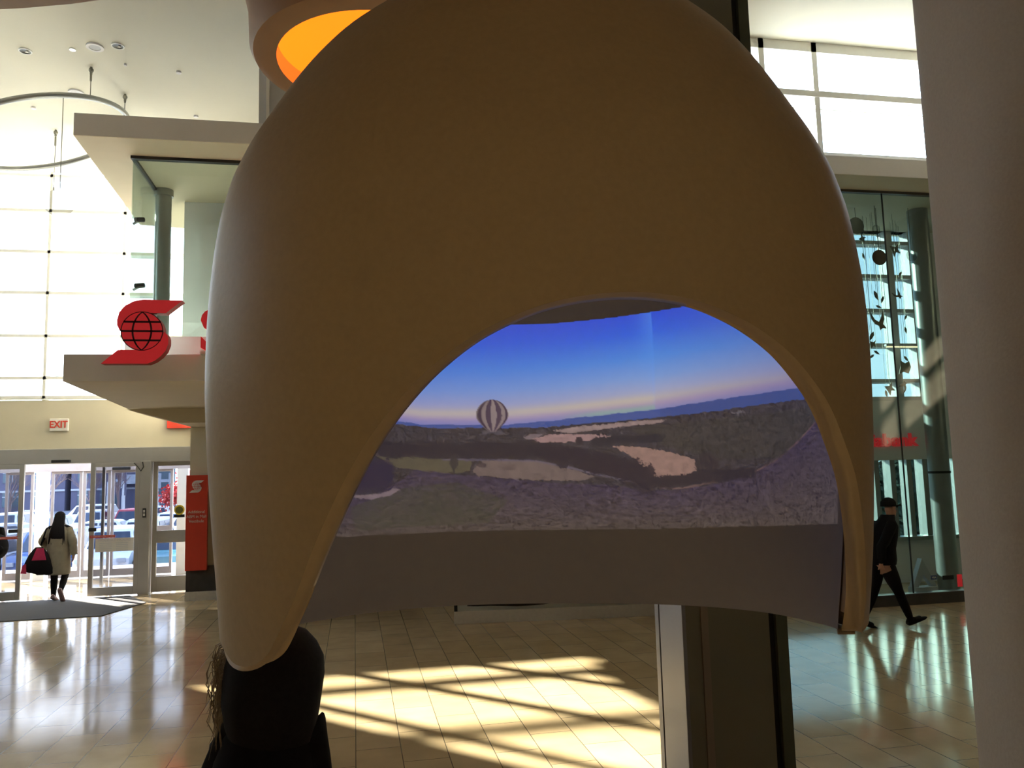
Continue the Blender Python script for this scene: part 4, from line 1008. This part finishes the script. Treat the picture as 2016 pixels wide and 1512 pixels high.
cars = [(-12, 33, 'white', 'suv', pi/2, 'white car nearest at the left picture edge'), (110, 33, 'blue', 'suv', pi/2, 'blue car parked nearest beyond the open doorway'), (236, 33, 'white', 'suv', pi/2, 'white tall car nearest seen through the open door panel'), (358, 33, 'teal', 'sedan', pi/2, 'teal car nearest seen through the right glass door'),
 (60, 40, 'white', 'sedan', pi/2, 'white low car in the second row at left'), (170, 40, 'blue', 'sedan', pi/2, 'dark blue low car in the second row right of the woman'), (290, 40, 'white', 'suv', pi/2, 'white tall car in the second row behind the door post'),
 (2, 47, 'silver', 'sedan', 0, 'silver car broadside in the third row at left'), (195, 47, 'white', 'sedan', 0, 'white car broadside in the third row right of the woman'), (384, 47, 'white', 'suv', 0, 'white tall car broadside in the third row at the right door'),
 (20, 55, 'white', 'suv', pi/2, 'white tall car in the fourth row at the left edge'), (105, 55, 'teal', 'sedan', pi/2, 'teal car in the fourth row behind the woman'), (185, 55, 'silver', 'suv', pi/2, 'silver tall car in the fourth row'), (262, 55, 'red', 'suv', pi/2, 'red tall car in the fourth row beside the door post'), (340, 55, 'white', 'sedan', pi/2, 'white low car in the fourth row behind the right door'),
 (50, 70, 'grey', 'sedan', 0, 'grey car in the far row at left'), (176, 70, 'white', 'suv', 0, 'white tall car in the far row above the woman'), (300, 70, 'white', 'sedan', 0, 'white low car in the far row at right'), (418, 70, 'grey', 'suv', 0, 'grey tall car in the far row behind the right door')]
for a_ in cars: car(*a_)
# apartment block
AY = 112
def ax_(px): return float(onY(px, 960, AY)[0])
def az(py, px=200): return float(onY(px, py, AY)[2])
mb_ = mat('blue_grey_brick', (.07, .07, .12), .8, noise=.1, nscale=.3); mw = mat('apartment_glass', (.03, .07, .10), .2, noise=.1, nscale=.5); mwh = mat('balcony_white', (.30, .32, .36), .6, noise=.02)
for (p0, p1, y0, lb, nm) in ((-120, 128, 880, 'blue grey apartment block at left beyond the car park', 'apartment_building'), (140, 306, 868, 'dark brick apartment block with white balconies at centre', 'apartment_building')):
    xa2, xb2 = ax_(p0), ax_(p1); zt2 = az(y0); t = empty(nm, ((xa2+xb2)/2, AY, -1.2)); cx2 = (xa2+xb2)/2
    build(MB().box(xa2-cx2, xb2-cx2, 0, 12, 0, zt2+1.2), 'wall', mb_, t)
    nfl = int((zt2+1.2)/3.0)
    for k in range(nfl):
        build(MB().box(xa2-cx2, xb2-cx2, -.12, 0, .4+k*3+2.1, .4+k*3+2.35), 'floor_band', mwh, t)
        x = xa2+.8; i = 0
        while x < xb2-3:
            w_ = 2.2 if i % 3 else 1.2
            wn = build(MB().box(x-cx2, x+w_-cx2, -.08, 0, .7+k*3, 2.5+k*3), 'window', mw, t)
            build(MB().box(x-cx2+w_/2-.05, x-cx2+w_/2+.05, -.12, -.08, .7+k*3, 2.5+k*3).box(x-cx2, x+w_-cx2, -.12, -.08, 1.9+k*3, 2.0+k*3), 'mullion', mwh, wn)
            x += w_+1.5; i += 1
    if p0 > 0:
        for k in range(1, nfl):
            build(MB().box(xb2-cx2-4.2, xb2-cx2+.2, -1.4, 0, k*3+.2, k*3+.4).box(xb2-cx2-4.2, xb2-cx2+.2, -1.4, -1.3, k*3+.4, k*3+1.4), 'balcony', mwh, t)
    tag(t, lb, 'building')
for px, w_, lb in ((228, 1.0, 'dark banner sign with white H before the brick apartment block'), (325, 1.0, 'teal banner sign with white H seen through the right door')):
    Y_ = 100; s_ = Y_/FPX*1.06; q = onY(px, 948, Y_)
    t = empty('banner_sign', (q[0], Y_, -1.2)); h0 = q[2]+1.2
    build(MB().box(-20*s_*.8, 20*s_*.8, 0, .3, h0-24*s_, h0+30*s_), 'panel', mb_ if px < 300 else mw, t)
    build(MB().cyl((-15*s_*.8, .15, 0), (-15*s_*.8, .15, h0), .2, 8).cyl((15*s_*.8, .15, 0), (15*s_*.8, .15, h0), .2, 8), 'post', MT['grey'], t)
    text_mesh('lettering', 'H', 36*s_, .1, mwh, t, (0, -.06, h0), FRONT, bold=.06)
    tag(t, lb, 'sign')
# bare trees
def tree(px, Y, h, seed, lb, leaves=None, m='bark', nm='bare_tree', x=None):
    r = random.Random(seed); x = float(onY(px, 1000, Y)[0]) if x is None else x; g = MB(); tips = []
    def br(p, d, L_, rad, lev):
        q = p+d*L_; g.tube([p, p+d*L_*.5+Vector((r.uniform(-1, 1), r.uniform(-1, 1), 0))*L_*.04, q], [rad, rad*.8, rad*.6], 5, cap=False); tips.append(q)
        if lev == 0: return
        for _ in range(4 if lev > 1 else 5):
            a = r.uniform(0, 2*pi); nd = (d+Vector((cos(a), sin(a), r.uniform(.1, .5)))*r.uniform(.35, .75)).normalized()
            br(p+d*L_*r.uniform(.5, 1), nd, L_*r.uniform(.55, .8), rad*.5, lev-1)
    t = empty(nm, (x, Y, -1.2)); br(Vector((0, 0, 0)), Vector((0, 0, 1)), h*.33, h*.018, 4)
    build(g, 'branches', MT[m], t)
    if leaves:
        g = MB()
        for q in tips:
            for _ in range(4):
                c_ = q+Vector((r.gauss(0, .3), r.gauss(0, .3), r.gauss(0, .3))); a = Vector((r.gauss(0, 1), r.gauss(0, 1), r.gauss(0, 1))).normalized()*.12; b2 = a.orthogonal().normalized()*.09
                g.add([c_-a, c_+b2, c_+a, c_-b2], [(0, 1, 2, 3)])
        build(g, 'foliage', MT[leaves], t, fix=False)
    tag(t, lb, 'tree')
tree(95, 85, 9, 1, 'bare tree beyond the cars left of the woman'); tree(175, 92, 8, 2, 'bare tree beyond the cars behind the open door panel edge'); tree(232, 82, 8.5, 5, 'bare tree in front of the brick apartment block')
tree(20, 88, 8, 8, 'bare tree at the far left beyond the cars')
tree(350, 62, 4.8, 3, 'tree with red leaves seen through the right door', leaves='redleaf', nm='red_tree')
def fir(x, Y, h, r, lb, z0=-1.2):
    t = empty('evergreen_tree', (x, Y, z0)); rr2 = random.Random(int(x*10)); build(MB().cyl((0, 0, 0), (0, 0, h*.9), .12, 8), 'trunk', MT['bark'], t)
    g = MB()
    for _ in range(2600):
        z = h*(.02+.98*rr2.random()**1.2); ra = r*(1-z/h)**.8+.1; a = rr2.uniform(0, 2*pi); k = ra*sqrt(rr2.random()); c_ = Vector((k*cos(a), k*sin(a), z)); v_ = Vector((cos(a), sin(a), -.4))*.3; s2 = Vector((-sin(a), cos(a), 0))*.12
        g.add([c_, c_+v_*.5+s2, c_+v_, c_+v_*.5-s2], [(0, 1, 2, 3)])
    build(g, 'foliage', MT['fir'], t, fix=False); tag(t, lb, 'tree')
for px, Y, h, r, lb in ((1690, 17, 2.75, 1.0, 'dark tree behind the low bank windows beside the pod'), (1775, 19.2, 2.95, 1.15, 'dark tree behind the low bank windows left of the pillar'), (1822, 22.2, 3.3, 1.4, 'larger dark tree behind the bank by the pillar'), (1900, 16.6, 2.8, .9, 'dark tree behind the bank at the right of the pillar')):
    fir(float(onY(px, 1000, Y)[0]), Y, h, r, lb, z0=-.1)

# ================================================================== PEOPLE
def skin_body(name, nodes, edges, root, mats, matfn, parent, sub=1):
    me = bpy.data.meshes.new(name); keys = list(nodes); idx = {k: i for i, k in enumerate(keys)}
    me.from_pydata([nodes[k][0] for k in keys], [(idx[a], idx[b]) for a, b in edges], [])
    ob = bpy.data.objects.new('tmp', me); COL.objects.link(ob)
    md = ob.modifiers.new('s', 'SKIN'); md.use_smooth_shade = True
    sk = me.skin_vertices[0].data
    for k in keys:
        r = nodes[k][1]; r = r if isinstance(r, tuple) else (r, r); sk[idx[k]].radius = r; sk[idx[k]].use_root = (k == root)
    sb = ob.modifiers.new('u', 'SUBSURF'); sb.levels = sub+1; sb.render_levels = sub+1
    bpy.context.view_layer.update()
    dg = bpy.context.evaluated_depsgraph_get(); m2 = bpy.data.meshes.new_from_object(ob.evaluated_get(dg)); bpy.data.objects.remove(ob)
    m2.materials.clear()
    for m in mats: m2.materials.append(m)
    for p in m2.polygons: p.material_index = matfn(p.center); p.use_smooth = True
    return link(name, m2, parent)
def person_nodes(h=1.65, hipw=.09, sh=.18, legs=None, arms=None, head=(0, 0), lean=0.0, fat=1.0):
    """faces +X; legs: {side:(knee, ankle, toe)}, arms: {side:(elbow, wrist, hand dir)}; all in metres for height 1.65"""
    k = h/1.65; N = {}; Ed = []
    def put(n, p, r): N[n] = (tuple(c_*k for c_ in p), tuple(q*k for q in r) if isinstance(r, tuple) else r*k)
    l = lean
    put('pelvis', (0, 0, .92), (.13*fat, .105*fat)); put('waist', (l*.2, 0, 1.05), (.115*fat, .09*fat)); put('chest', (l*.6, 0, 1.23), (.14*fat, .10*fat)); put('upper', (l*.85, 0, 1.34), (.11, .08)); put('neck', (l+.005, 0, 1.41), .05); put('neck2', (l+head[0]*.4+.012, head[1]*.4, 1.455), .048)
    hx, hy = l+head[0]+.02, head[1]
    put('jaw', (hx+.015, hy, 1.50), (.055, .062)); put('head', (hx, hy, 1.555), (.072, .088)); put('crown', (hx-.005, hy, 1.60), (.066, .082)); put('top', (hx-.01, hy, 1.635), (.04, .05))
    put('nose', (hx+.095, hy, 1.53), .012)
    Ed += [('pelvis', 'waist'), ('waist', 'chest'), ('chest', 'upper'), ('upper', 'neck'), ('neck', 'neck2'), ('neck2', 'jaw'), ('jaw', 'head'), ('head', 'crown'), ('crown', 'top'), ('head', 'nose')]
    for s_, sg in (('l', 1), ('r', -1)):
        kn, an, to = legs[s_]; put('hip'+s_, (0, sg*hipw, .86), .100*fat); put('thigh'+s_, tuple(np.array((0, sg*hipw, .86))*.5+np.array(kn)*.5), .092*fat); put('knee'+s_, kn, .068); put('calf'+s_, tuple(np.array(kn)*.62+np.array(an)*.38), .066); put('ankle'+s_, an, .043); put('toe'+s_, to, (.035, .028))
        Ed += [('pelvis', 'hip'+s_), ('hip'+s_, 'thigh'+s_), ('thigh'+s_, 'knee'+s_), ('knee'+s_, 'calf'+s_), ('calf'+s_, 'ankle'+s_), ('ankle'+s_, 'toe'+s_)]
        el, wr, hd_ = arms[s_]; hd_ = np.array(hd_, float); hd_ /= np.linalg.norm(hd_)
        put('sh'+s_, (l*.85, sg*sh, 1.34), .058); put('el'+s_, el, .042); put('wr'+s_, wr, .026)
        pc = np.array(wr)+hd_*.05; put('palm'+s_, tuple(pc), (.036, .018))
        Ed += [('upper', 'sh'+s_), ('sh'+s_, 'el'+s_), ('el'+s_, 'wr'+s_), ('wr'+s_, 'palm'+s_)]
        side = np.cross(hd_, np.array([0, 1, 0])); side /= (np.linalg.norm(side)+1e-9); curl = np.array([0, -sg*1.0, 0])
        for j, (o_2, ln) in enumerate(((-.027, .062), (-.009, .072), (.009, .068), (.027, .055))):
            b0 = pc+hd_*.035+side*o_2; b1 = b0+hd_*ln*.55+curl*.008; b2 = b1+hd_*ln*.4+curl*.02
            put('f%s%da' % (s_, j), tuple(b0), .0095); put('f%s%db' % (s_, j), tuple(b1), .009); put('f%s%dc' % (s_, j), tuple(b2), .007)
            Ed += [('palm'+s_, 'f%s%da' % (s_, j)), ('f%s%da' % (s_, j), 'f%s%db' % (s_, j)), ('f%s%db' % (s_, j), 'f%s%dc' % (s_, j))]
        t0 = pc+side*-.036; t1 = t0+side*-.022+hd_*.025+curl*.01; put('t%sa' % s_, tuple(t0), .011); put('t%sb' % s_, tuple(t1), .009); Ed += [('palm'+s_, 't%sa' % s_), ('t%sa' % s_, 't%sb' % s_)]
    return N, Ed
def shoe(parent, an, to, m, k=1.0):
    a = np.array(an)*k; b_ = np.array(to)*k; d = b_-a; L_ = np.linalg.norm(d); d /= L_; s_ = np.array([0, 1., 0]); up_ = np.cross(d, s_)*-1
    up_ = np.cross(s_, d); up_ = up_ if up_[2] > 0 else -up_
    rings = []
    for t_, w, hu, hd2 in ((-.07, .030, .035, .02), (-.05, .038, .06, .035), (0, .042, .07, .04), (.07, .043, .045, .035), (.14, .047, .022, .032), (.19, .044, .012, .028), (.225, .025, .004, .02)):
        c_ = a+d*t_+up_*-.01; rings.append([tuple(c_+s_*w*cos(x)+up_*(hu if sin(x) > 0 else hd2)*sin(x)) for x in [2*pi*i/14 for i in range(14)]])
    g = MB(); g.ringloft(rings); return build(g, 'shoe', m, parent, smooth=True)
def person(loc, rz, h, nodes_kw, cloth, lb, shoe_m, hands='skin', skinz=1.43):
    t = empty('person', loc, rz); N, Ed = person_nodes(h=h, **nodes_kw); k = h/1.65
    wr = [np.array(N['wr'+s_][0]) for s_ in 'lr']
    hd_ = [np.array(N['palm'+s_][0]) for s_ in 'lr']
    def mf(c_):
        if c_.z > skinz*k: return 1
        p = np.array(c_)
        for w, q in zip(wr, hd_):
            if np.dot(p-w, q-w) > 0.0002 and np.linalg.norm(p-w) < .22: return 1
        return 0
    skin_body('body', N, Ed, 'pelvis', [cloth, MT[hands]], mf, t)
    for s_ in 'lr':
        an, to = nodes_kw['legs'][s_][1:]; shoe(t, an, to, shoe_m, k)
    tag(t, lb, 'person'); return t
def face_bits(t, k, hx=.02, hy=0, z=1.545):
    for sg in (-1, 1):
        build(MB().sphere(((hx+.078)*k, (hy+sg*.032)*k, z*k), .012*k, 8, 6), 'eye', MT['hairblack'], t, smooth=True)
        build(MB().sphere((hx*k, (hy+sg*.078)*k, (z-.01)*k), .025*k, 8, 6, (1, .4, 1.3)), 'ear', MT['skin'], t, smooth=True)
    build(MB().sphere(((hx+.076)*k, hy*k, (z-.055)*k), .02*k, 8, 5, (.5, 1.1, .35)), 'mouth', MT['pink'], t, smooth=True)

# woman walking out through the doors (faces +Y)
wk = dict(legs={'l': ((.05, .07, .48), (-.02, .05, .08), (.13, .05, .03)), 'r': ((.10, -.11, .50), (-.22, -.13, .20), (-.16, -.15, .07))},
          arms={'l': ((-.02, .27, 1.10), (.14, .22, .98), (1, -.3, .2)), 'r': ((-.03, -.25, 1.08), (-.02, -.27, .86), (.1, 0, -1))}, head=(.03, 0), lean=.03)
q = onZ(108, 1184, 0)
wom = person((q[0]+.03, q[1], 0), pi/2, 1.68, wk, MT['clothblack'], 'woman in a long beige padded coat walking out of the doors', MT['shoe'])
face_bits(wom, 1.02, .05)
g = MB(); rings = []
for i, (z, rx, ry, cx) in enumerate(((.50, .15, .205, .0), (.52, .17, .225, .0), (.60, .172, .225, 0), (.66, .165, .22, 0), (.74, .17, .222, 0), (.80, .16, .212, 0), (.88, .165, .212, 0), (.95, .152, .20, 0), (1.02, .155, .20, 0), (1.08, .145, .195, .01), (1.15, .155, .205, .01), (1.22, .15, .205, .02), (1.30, .148, .205, .02), (1.37, .12, .185, .025), (1.42, .085, .12, .03), (1.46, .075, .09, .035), (1.49, .08, .09, .035))):
    g_ = (cx, 0, z, rx, ry); rings.append(g_)
g.ell(rings, 28)
build(g, 'coat', MT['coatbeige'], wom, smooth=True)
for sg, el, wr_ in ((1, (-.02, .275, 1.12), (.13, .235, 1.0)), (-1, (-.03, -.26, 1.10), (-.02, -.28, .86))):
    g = MB(); a = Vector((.02, sg*.15, 1.36)); b_ = Vector(el); c_ = Vector(wr_); pts = [a]; rs = [.075]
    for i in range(1, 9): pts.append(a.lerp(b_, i/8)); rs.append(.074+.008*(i % 2))
    for i in range(1, 8): pts.append(b_.lerp(c_, i/7)); rs.append(.066+.008*(i % 2)-i*.001)
    g.tube(pts, rs, 14); build(g, 'coat_sleeve', MT['coatbeige'], wom, smooth=True)
g = MB(); R_ = random.Random(5)
g.ell([(-.085, 0, 1.10, .02, .05), (-.10, 0, 1.14, .035, .10), (-.10, -.01, 1.22, .045, .125), (-.09, 0, 1.32, .055, .125), (-.06, 0, 1.42, .07, .11), (-.015, 0, 1.50, .09, .10), (.02, 0, 1.57, .10, .098), (.03, 0, 1.63, .09, .09), (.03, 0, 1.67, .055, .055), (.03, 0, 1.685, .02, .02)], 20)
for _ in range(26):
    y_ = R_.uniform(-.13, .13); g.tube([(-.06, y_*.7, 1.45), (-.11, y_*.95, 1.28), (-.12, y_*1.05+R_.uniform(-.02, .02), 1.08+R_.uniform(-.03, .06))], [.014, .014, .003], 5)
build(g, 'long_hair', MT['hairblack'], wom, smooth=True)
# her bag
def wl(x, y, z): return wom.location+Vector((-y, x, z))    # her axes: +X forward is world +Y
bag = empty('shoulder_bag', tuple(wl(-.14, .27, .52)), pi/2)
g = MB()
prof2 = [(.0, .0, .62), (.04, .30, .64), (.10, .30, .55), (.22, .27, .42), (.33, .20, .28), (.40, .12, .17), (.43, .06, .10)]
ringsB = []
for z, wd_, dp in ((0, .27, .05), (.02, .31, .09), (.10, .30, .11), (.20, .26, .10), (.30, .20, .08), (.38, .12, .055), (.42, .07, .03)):
    z *= 1.22; wd_ *= .88; ringsB.append([(dp*sin(a)*(abs(sin(a))**-.2 if abs(sin(a)) > .05 else 1), wd_*cos(a)+.02, z+.06*(cos(a) > .3)*(z < .05)) for a in [2*pi*i/20 for i in range(20)]])
g.ringloft(ringsB); build(g, 'bag_body', MT['clothblack'], bag, smooth=True)
build(MB().ringloft([[(-.112+.0*i, y_, z) for (y_, z) in ((-.14, .28), (.10, .28), (.02, .50), (-.09, .50))], [(-.085, y_, z) for (y_, z) in ((-.14, .28), (.10, .28), (.02, .50), (-.09, .50))]]), 'pink_panel', MT['pink'], bag)
build(MB().ringloft([[(-.108, y_, z) for (y_, z) in ((.19, .04), (.28, .05), (.25, .20), (.20, .22))], [(-.08, y_, z) for (y_, z) in ((.19, .04), (.28, .05), (.25, .20), (.20, .22))]]), 'pink_panel', MT['pink'], bag)
build(MB().tube([(-.02, -.02, .55), (-.06, -.07, .68), (-.06, -.11, .84), (.05, -.13, .89), (.12, -.11, .80), (.02, -.0, .55)], .014, 6), 'strap', MT['clothblack'], bag, smooth=True)
tag(bag, 'large black bag with pink panels hanging from the woman shoulder', 'bag')
# person with backpack at the left edge
q = onZ(-22, 1178, 0)
wk2 = dict(legs={'l': ((.08, .08, .48), (.10, .08, .08), (.25, .08, .03)), 'r': ((.02, -.08, .48), (-.22, -.09, .12), (-.10, -.09, .04))},
           arms={'l': ((-.02, .25, 1.08), (.12, .22, .95), (1, 0, -.2)), 'r': ((-.03, -.25, 1.08), (.10, -.22, .92), (1, 0, -.3))}, head=(.03, 0), lean=.03, fat=1.15)
p2 = person((q[0], q[1], 0), pi/2, 1.62, wk2, MT['clothblack'], 'person in dark clothes cut off by the left picture edge', MT['clothblack'])
face_bits(p2, .98, .05)
build(MB().sphere((.03, 0, 1.545), .10, 14, 10, (1, .9, 1.05)), 'hair', MT['hairblack'], p2, smooth=True)
bp_ = empty('backpack', (q[0]+.24, q[1]-.36, .78), 0)
g = MB(); g.sphere((0, 0, .24), .25, 18, 12, (.85, .6, 1.0)); build(g, 'pack_body', MT['clothblack'], bp_, smooth=True)
build(MB().sphere((.06, -.13, .17), .13, 14, 8, (1, .5, .9)), 'front_pocket', MT['clothdark'], bp_, smooth=True)
build(MB().tube([(-.12, .1, .45), (-.16, .22, .52), (-.14, .28, .35), (-.12, .14, .08)], .015, 6), 'strap', MT['clothdark'], bp_, smooth=True)
tag(bp_, 'bulky black backpack at the left picture edge', 'backpack')
# man striding right in front of the bank (faces +X)
q = onZ(1748, 1238, 0)
kw = dict(legs={'l': ((-.10, .08, .47), (-.30, .08, .10), (-.13, .08, .03)), 'r': ((.17, -.08, .49), (.33, -.08, .09), (.49, -.08, .13))},
          arms={'l': ((.06, .24, 1.10), (.20, .20, .98), (1, -.1, .2)), 'r': ((-.16, -.24, 1.12), (-.18, -.24, .90), (.2, 0, -1))}, head=(.07, 0), lean=.10, fat=1.15)
p3 = person((q[0]+.0, 9.72, 0.0), 0, 1.62, kw, MT['clothblack'], 'man in dark jacket and cap striding right past the bank glass', MT['clothblack'])
face_bits(p3, 1.03, .19)
g = MB(); g.ell([(.02, 0, .84, .155, .185), (.02, 0, .90, .165, .20), (.03, 0, 1.05, .155, .19), (.06, 0, 1.2, .165, .20), (.09, 0, 1.34, .15, .195), (.12, 0, 1.42, .10, .13), (.15, 0, 1.49, .085, .09)], 24); build(g, 'jacket', MT['clothblack'], p3, smooth=True)
g = MB(); g.tube([(.08, -.17, 1.38), (-.10, -.24, 1.16), (-.16, -.25, 1.10), (-.17, -.25, .94)], [.07, .066, .064, .055], 12); g.tube([(.08, .17, 1.38), (.06, .25, 1.14), (.08, .25, 1.10), (.19, .21, 1.0)], [.07, .066, .064, .055], 12); build(g, 'jacket_sleeves', MT['clothdark'], p3, smooth=True)
g = MB(); g.ell([(.17, 0, 1.60, .105, .095), (.17, 0, 1.66, .10, .09), (.17, 0, 1.70, .07, .06), (.17, 0, 1.72, .02, .02)], 18); g.prism([(.24, -.08), (.33, -.06), (.37, 0), (.33, .06), (.24, .08)], 'z', 1.60, 1.612); build(g, 'cap', MT['clothdark'], p3, smooth=True)
# walker hidden behind the clad column, one shoe showing
q = onZ(1293, 1273, 0)
kw4 = dict(legs={'l': ((-.05, .08, .47), (-.02, .08, .10), (.13, .08, .03)), 'r': ((.12, -.08, .49), (.02, -.08, .08), (.18, -.08, .03))},
           arms={'l': ((.02, .24, 1.08), (.10, .22, .88), (.3, 0, -1)), 'r': ((-.02, -.24, 1.08), (.08, -.22, .88), (.3, 0, -1))}, head=(.02, 0), lean=.02)
p4 = person((q[0]+.30, q[1], 0), 0.0, 1.6, kw4, MT['clothblack'], 'walker hidden behind the clad column with a red shoe showing', MT['redshoe'])
face_bits(p4, .97, .04)
build(MB().sphere((.02, 0, 1.535), .095, 14, 10, (1, .9, 1.05)), 'hair', MT['hairblack'], p4, smooth=True)

# person right behind the pod tip, seen from the back
R3 = random.Random(11)
pos = W((540-1008)/FPX*2.95, 2.95, 0)
kw5 = dict(legs={'l': ((.02, .09, .48), (0, .09, .09), (.15, .10, .03)), 'r': ((.02, -.09, .48), (0, -.09, .09), (.15, -.10, .03))},
           arms={'l': ((.02, .26, 1.08), (.16, .20, .98), (1, -.4, .2)), 'r': ((.06, -.16, 1.08), (.18, -.12, .98), (1, .4, .2))}, head=(.0, 0), fat=.95, sh=.13)
p5 = person((pos[0], pos[1], 0), pi/2-PSI, 1.66, kw5, MT['clothblack'], 'person in black with long dark hair standing right behind the pod tip', MT['clothblack'])
face_bits(p5, 1.0, .02)
g = MB()
g.ell([(-.03, .03, .70, .19, .22), (-.03, .03, .85, .18, .21), (-.02, .035, 1.00, .165, .195), (-.01, .035, 1.14, .165, .185), (0, .03, 1.22, .15, .175), (0, .02, 1.30, .13, .155), (0, 0, 1.37, .10, .13), (0, 0, 1.42, .075, .08)], 28)
build(g, 'coat', MT['clothblack'], p5, smooth=True)
for sg in (-1, 1):
    g = MB(); fy = sg*(1.0 if sg > 0 else .55); g.tube([(.0, fy*.12, 1.33), (.01, fy*.17, 1.25), (.03, fy*.20, 1.08), (.10, fy*.19, 1.0), (.17, fy*.17, .98)], [.05, .062, .06, .055, .045], 14); build(g, 'coat_sleeve', MT['clothdark'], p5, smooth=True)
g = MB()
g.ell([(-.03, -.0, 1.28, .10, .14), (-.03, -.0, 1.34, .13, .16), (-.03, -.0, 1.42, .15, .172), (-.01, -.002, 1.50, .155, .178), (.0, -.002, 1.56, .15, .172), (.0, -.0, 1.61, .135, .15), (0, 0, 1.65, .10, .115), (0, 0, 1.672, .055, .06), (0, 0, 1.678, .015, .02)], 28)
build(g, 'dark_hair', MT['hairblack'], p5, smooth=True)
g = MB()
for _ in range(150):
    z0 = R3.uniform(1.40, 1.62); y_ = .165+R3.uniform(-.02, .02); x_ = R3.uniform(-.08, .08); w1 = R3.uniform(.0, .045)
    g.tube([(x_*.5, y_-.05, z0+.03), (x_, y_+w1*.6, z0), (x_, y_+w1, z0-.04), (x_+.01, y_+w1*.5+R3.uniform(-.01, .02), z0-.09), (x_, y_+w1+R3.uniform(-.02, .015), z0-.13-R3.random()*.05)], [.002, .002, .0018, .0015, .0006], 4)
build(g, 'loose_curls', MT['hairsunlit'], p5, smooth=True)  # same hair as the dark mass, with sunlight put into its brown colour
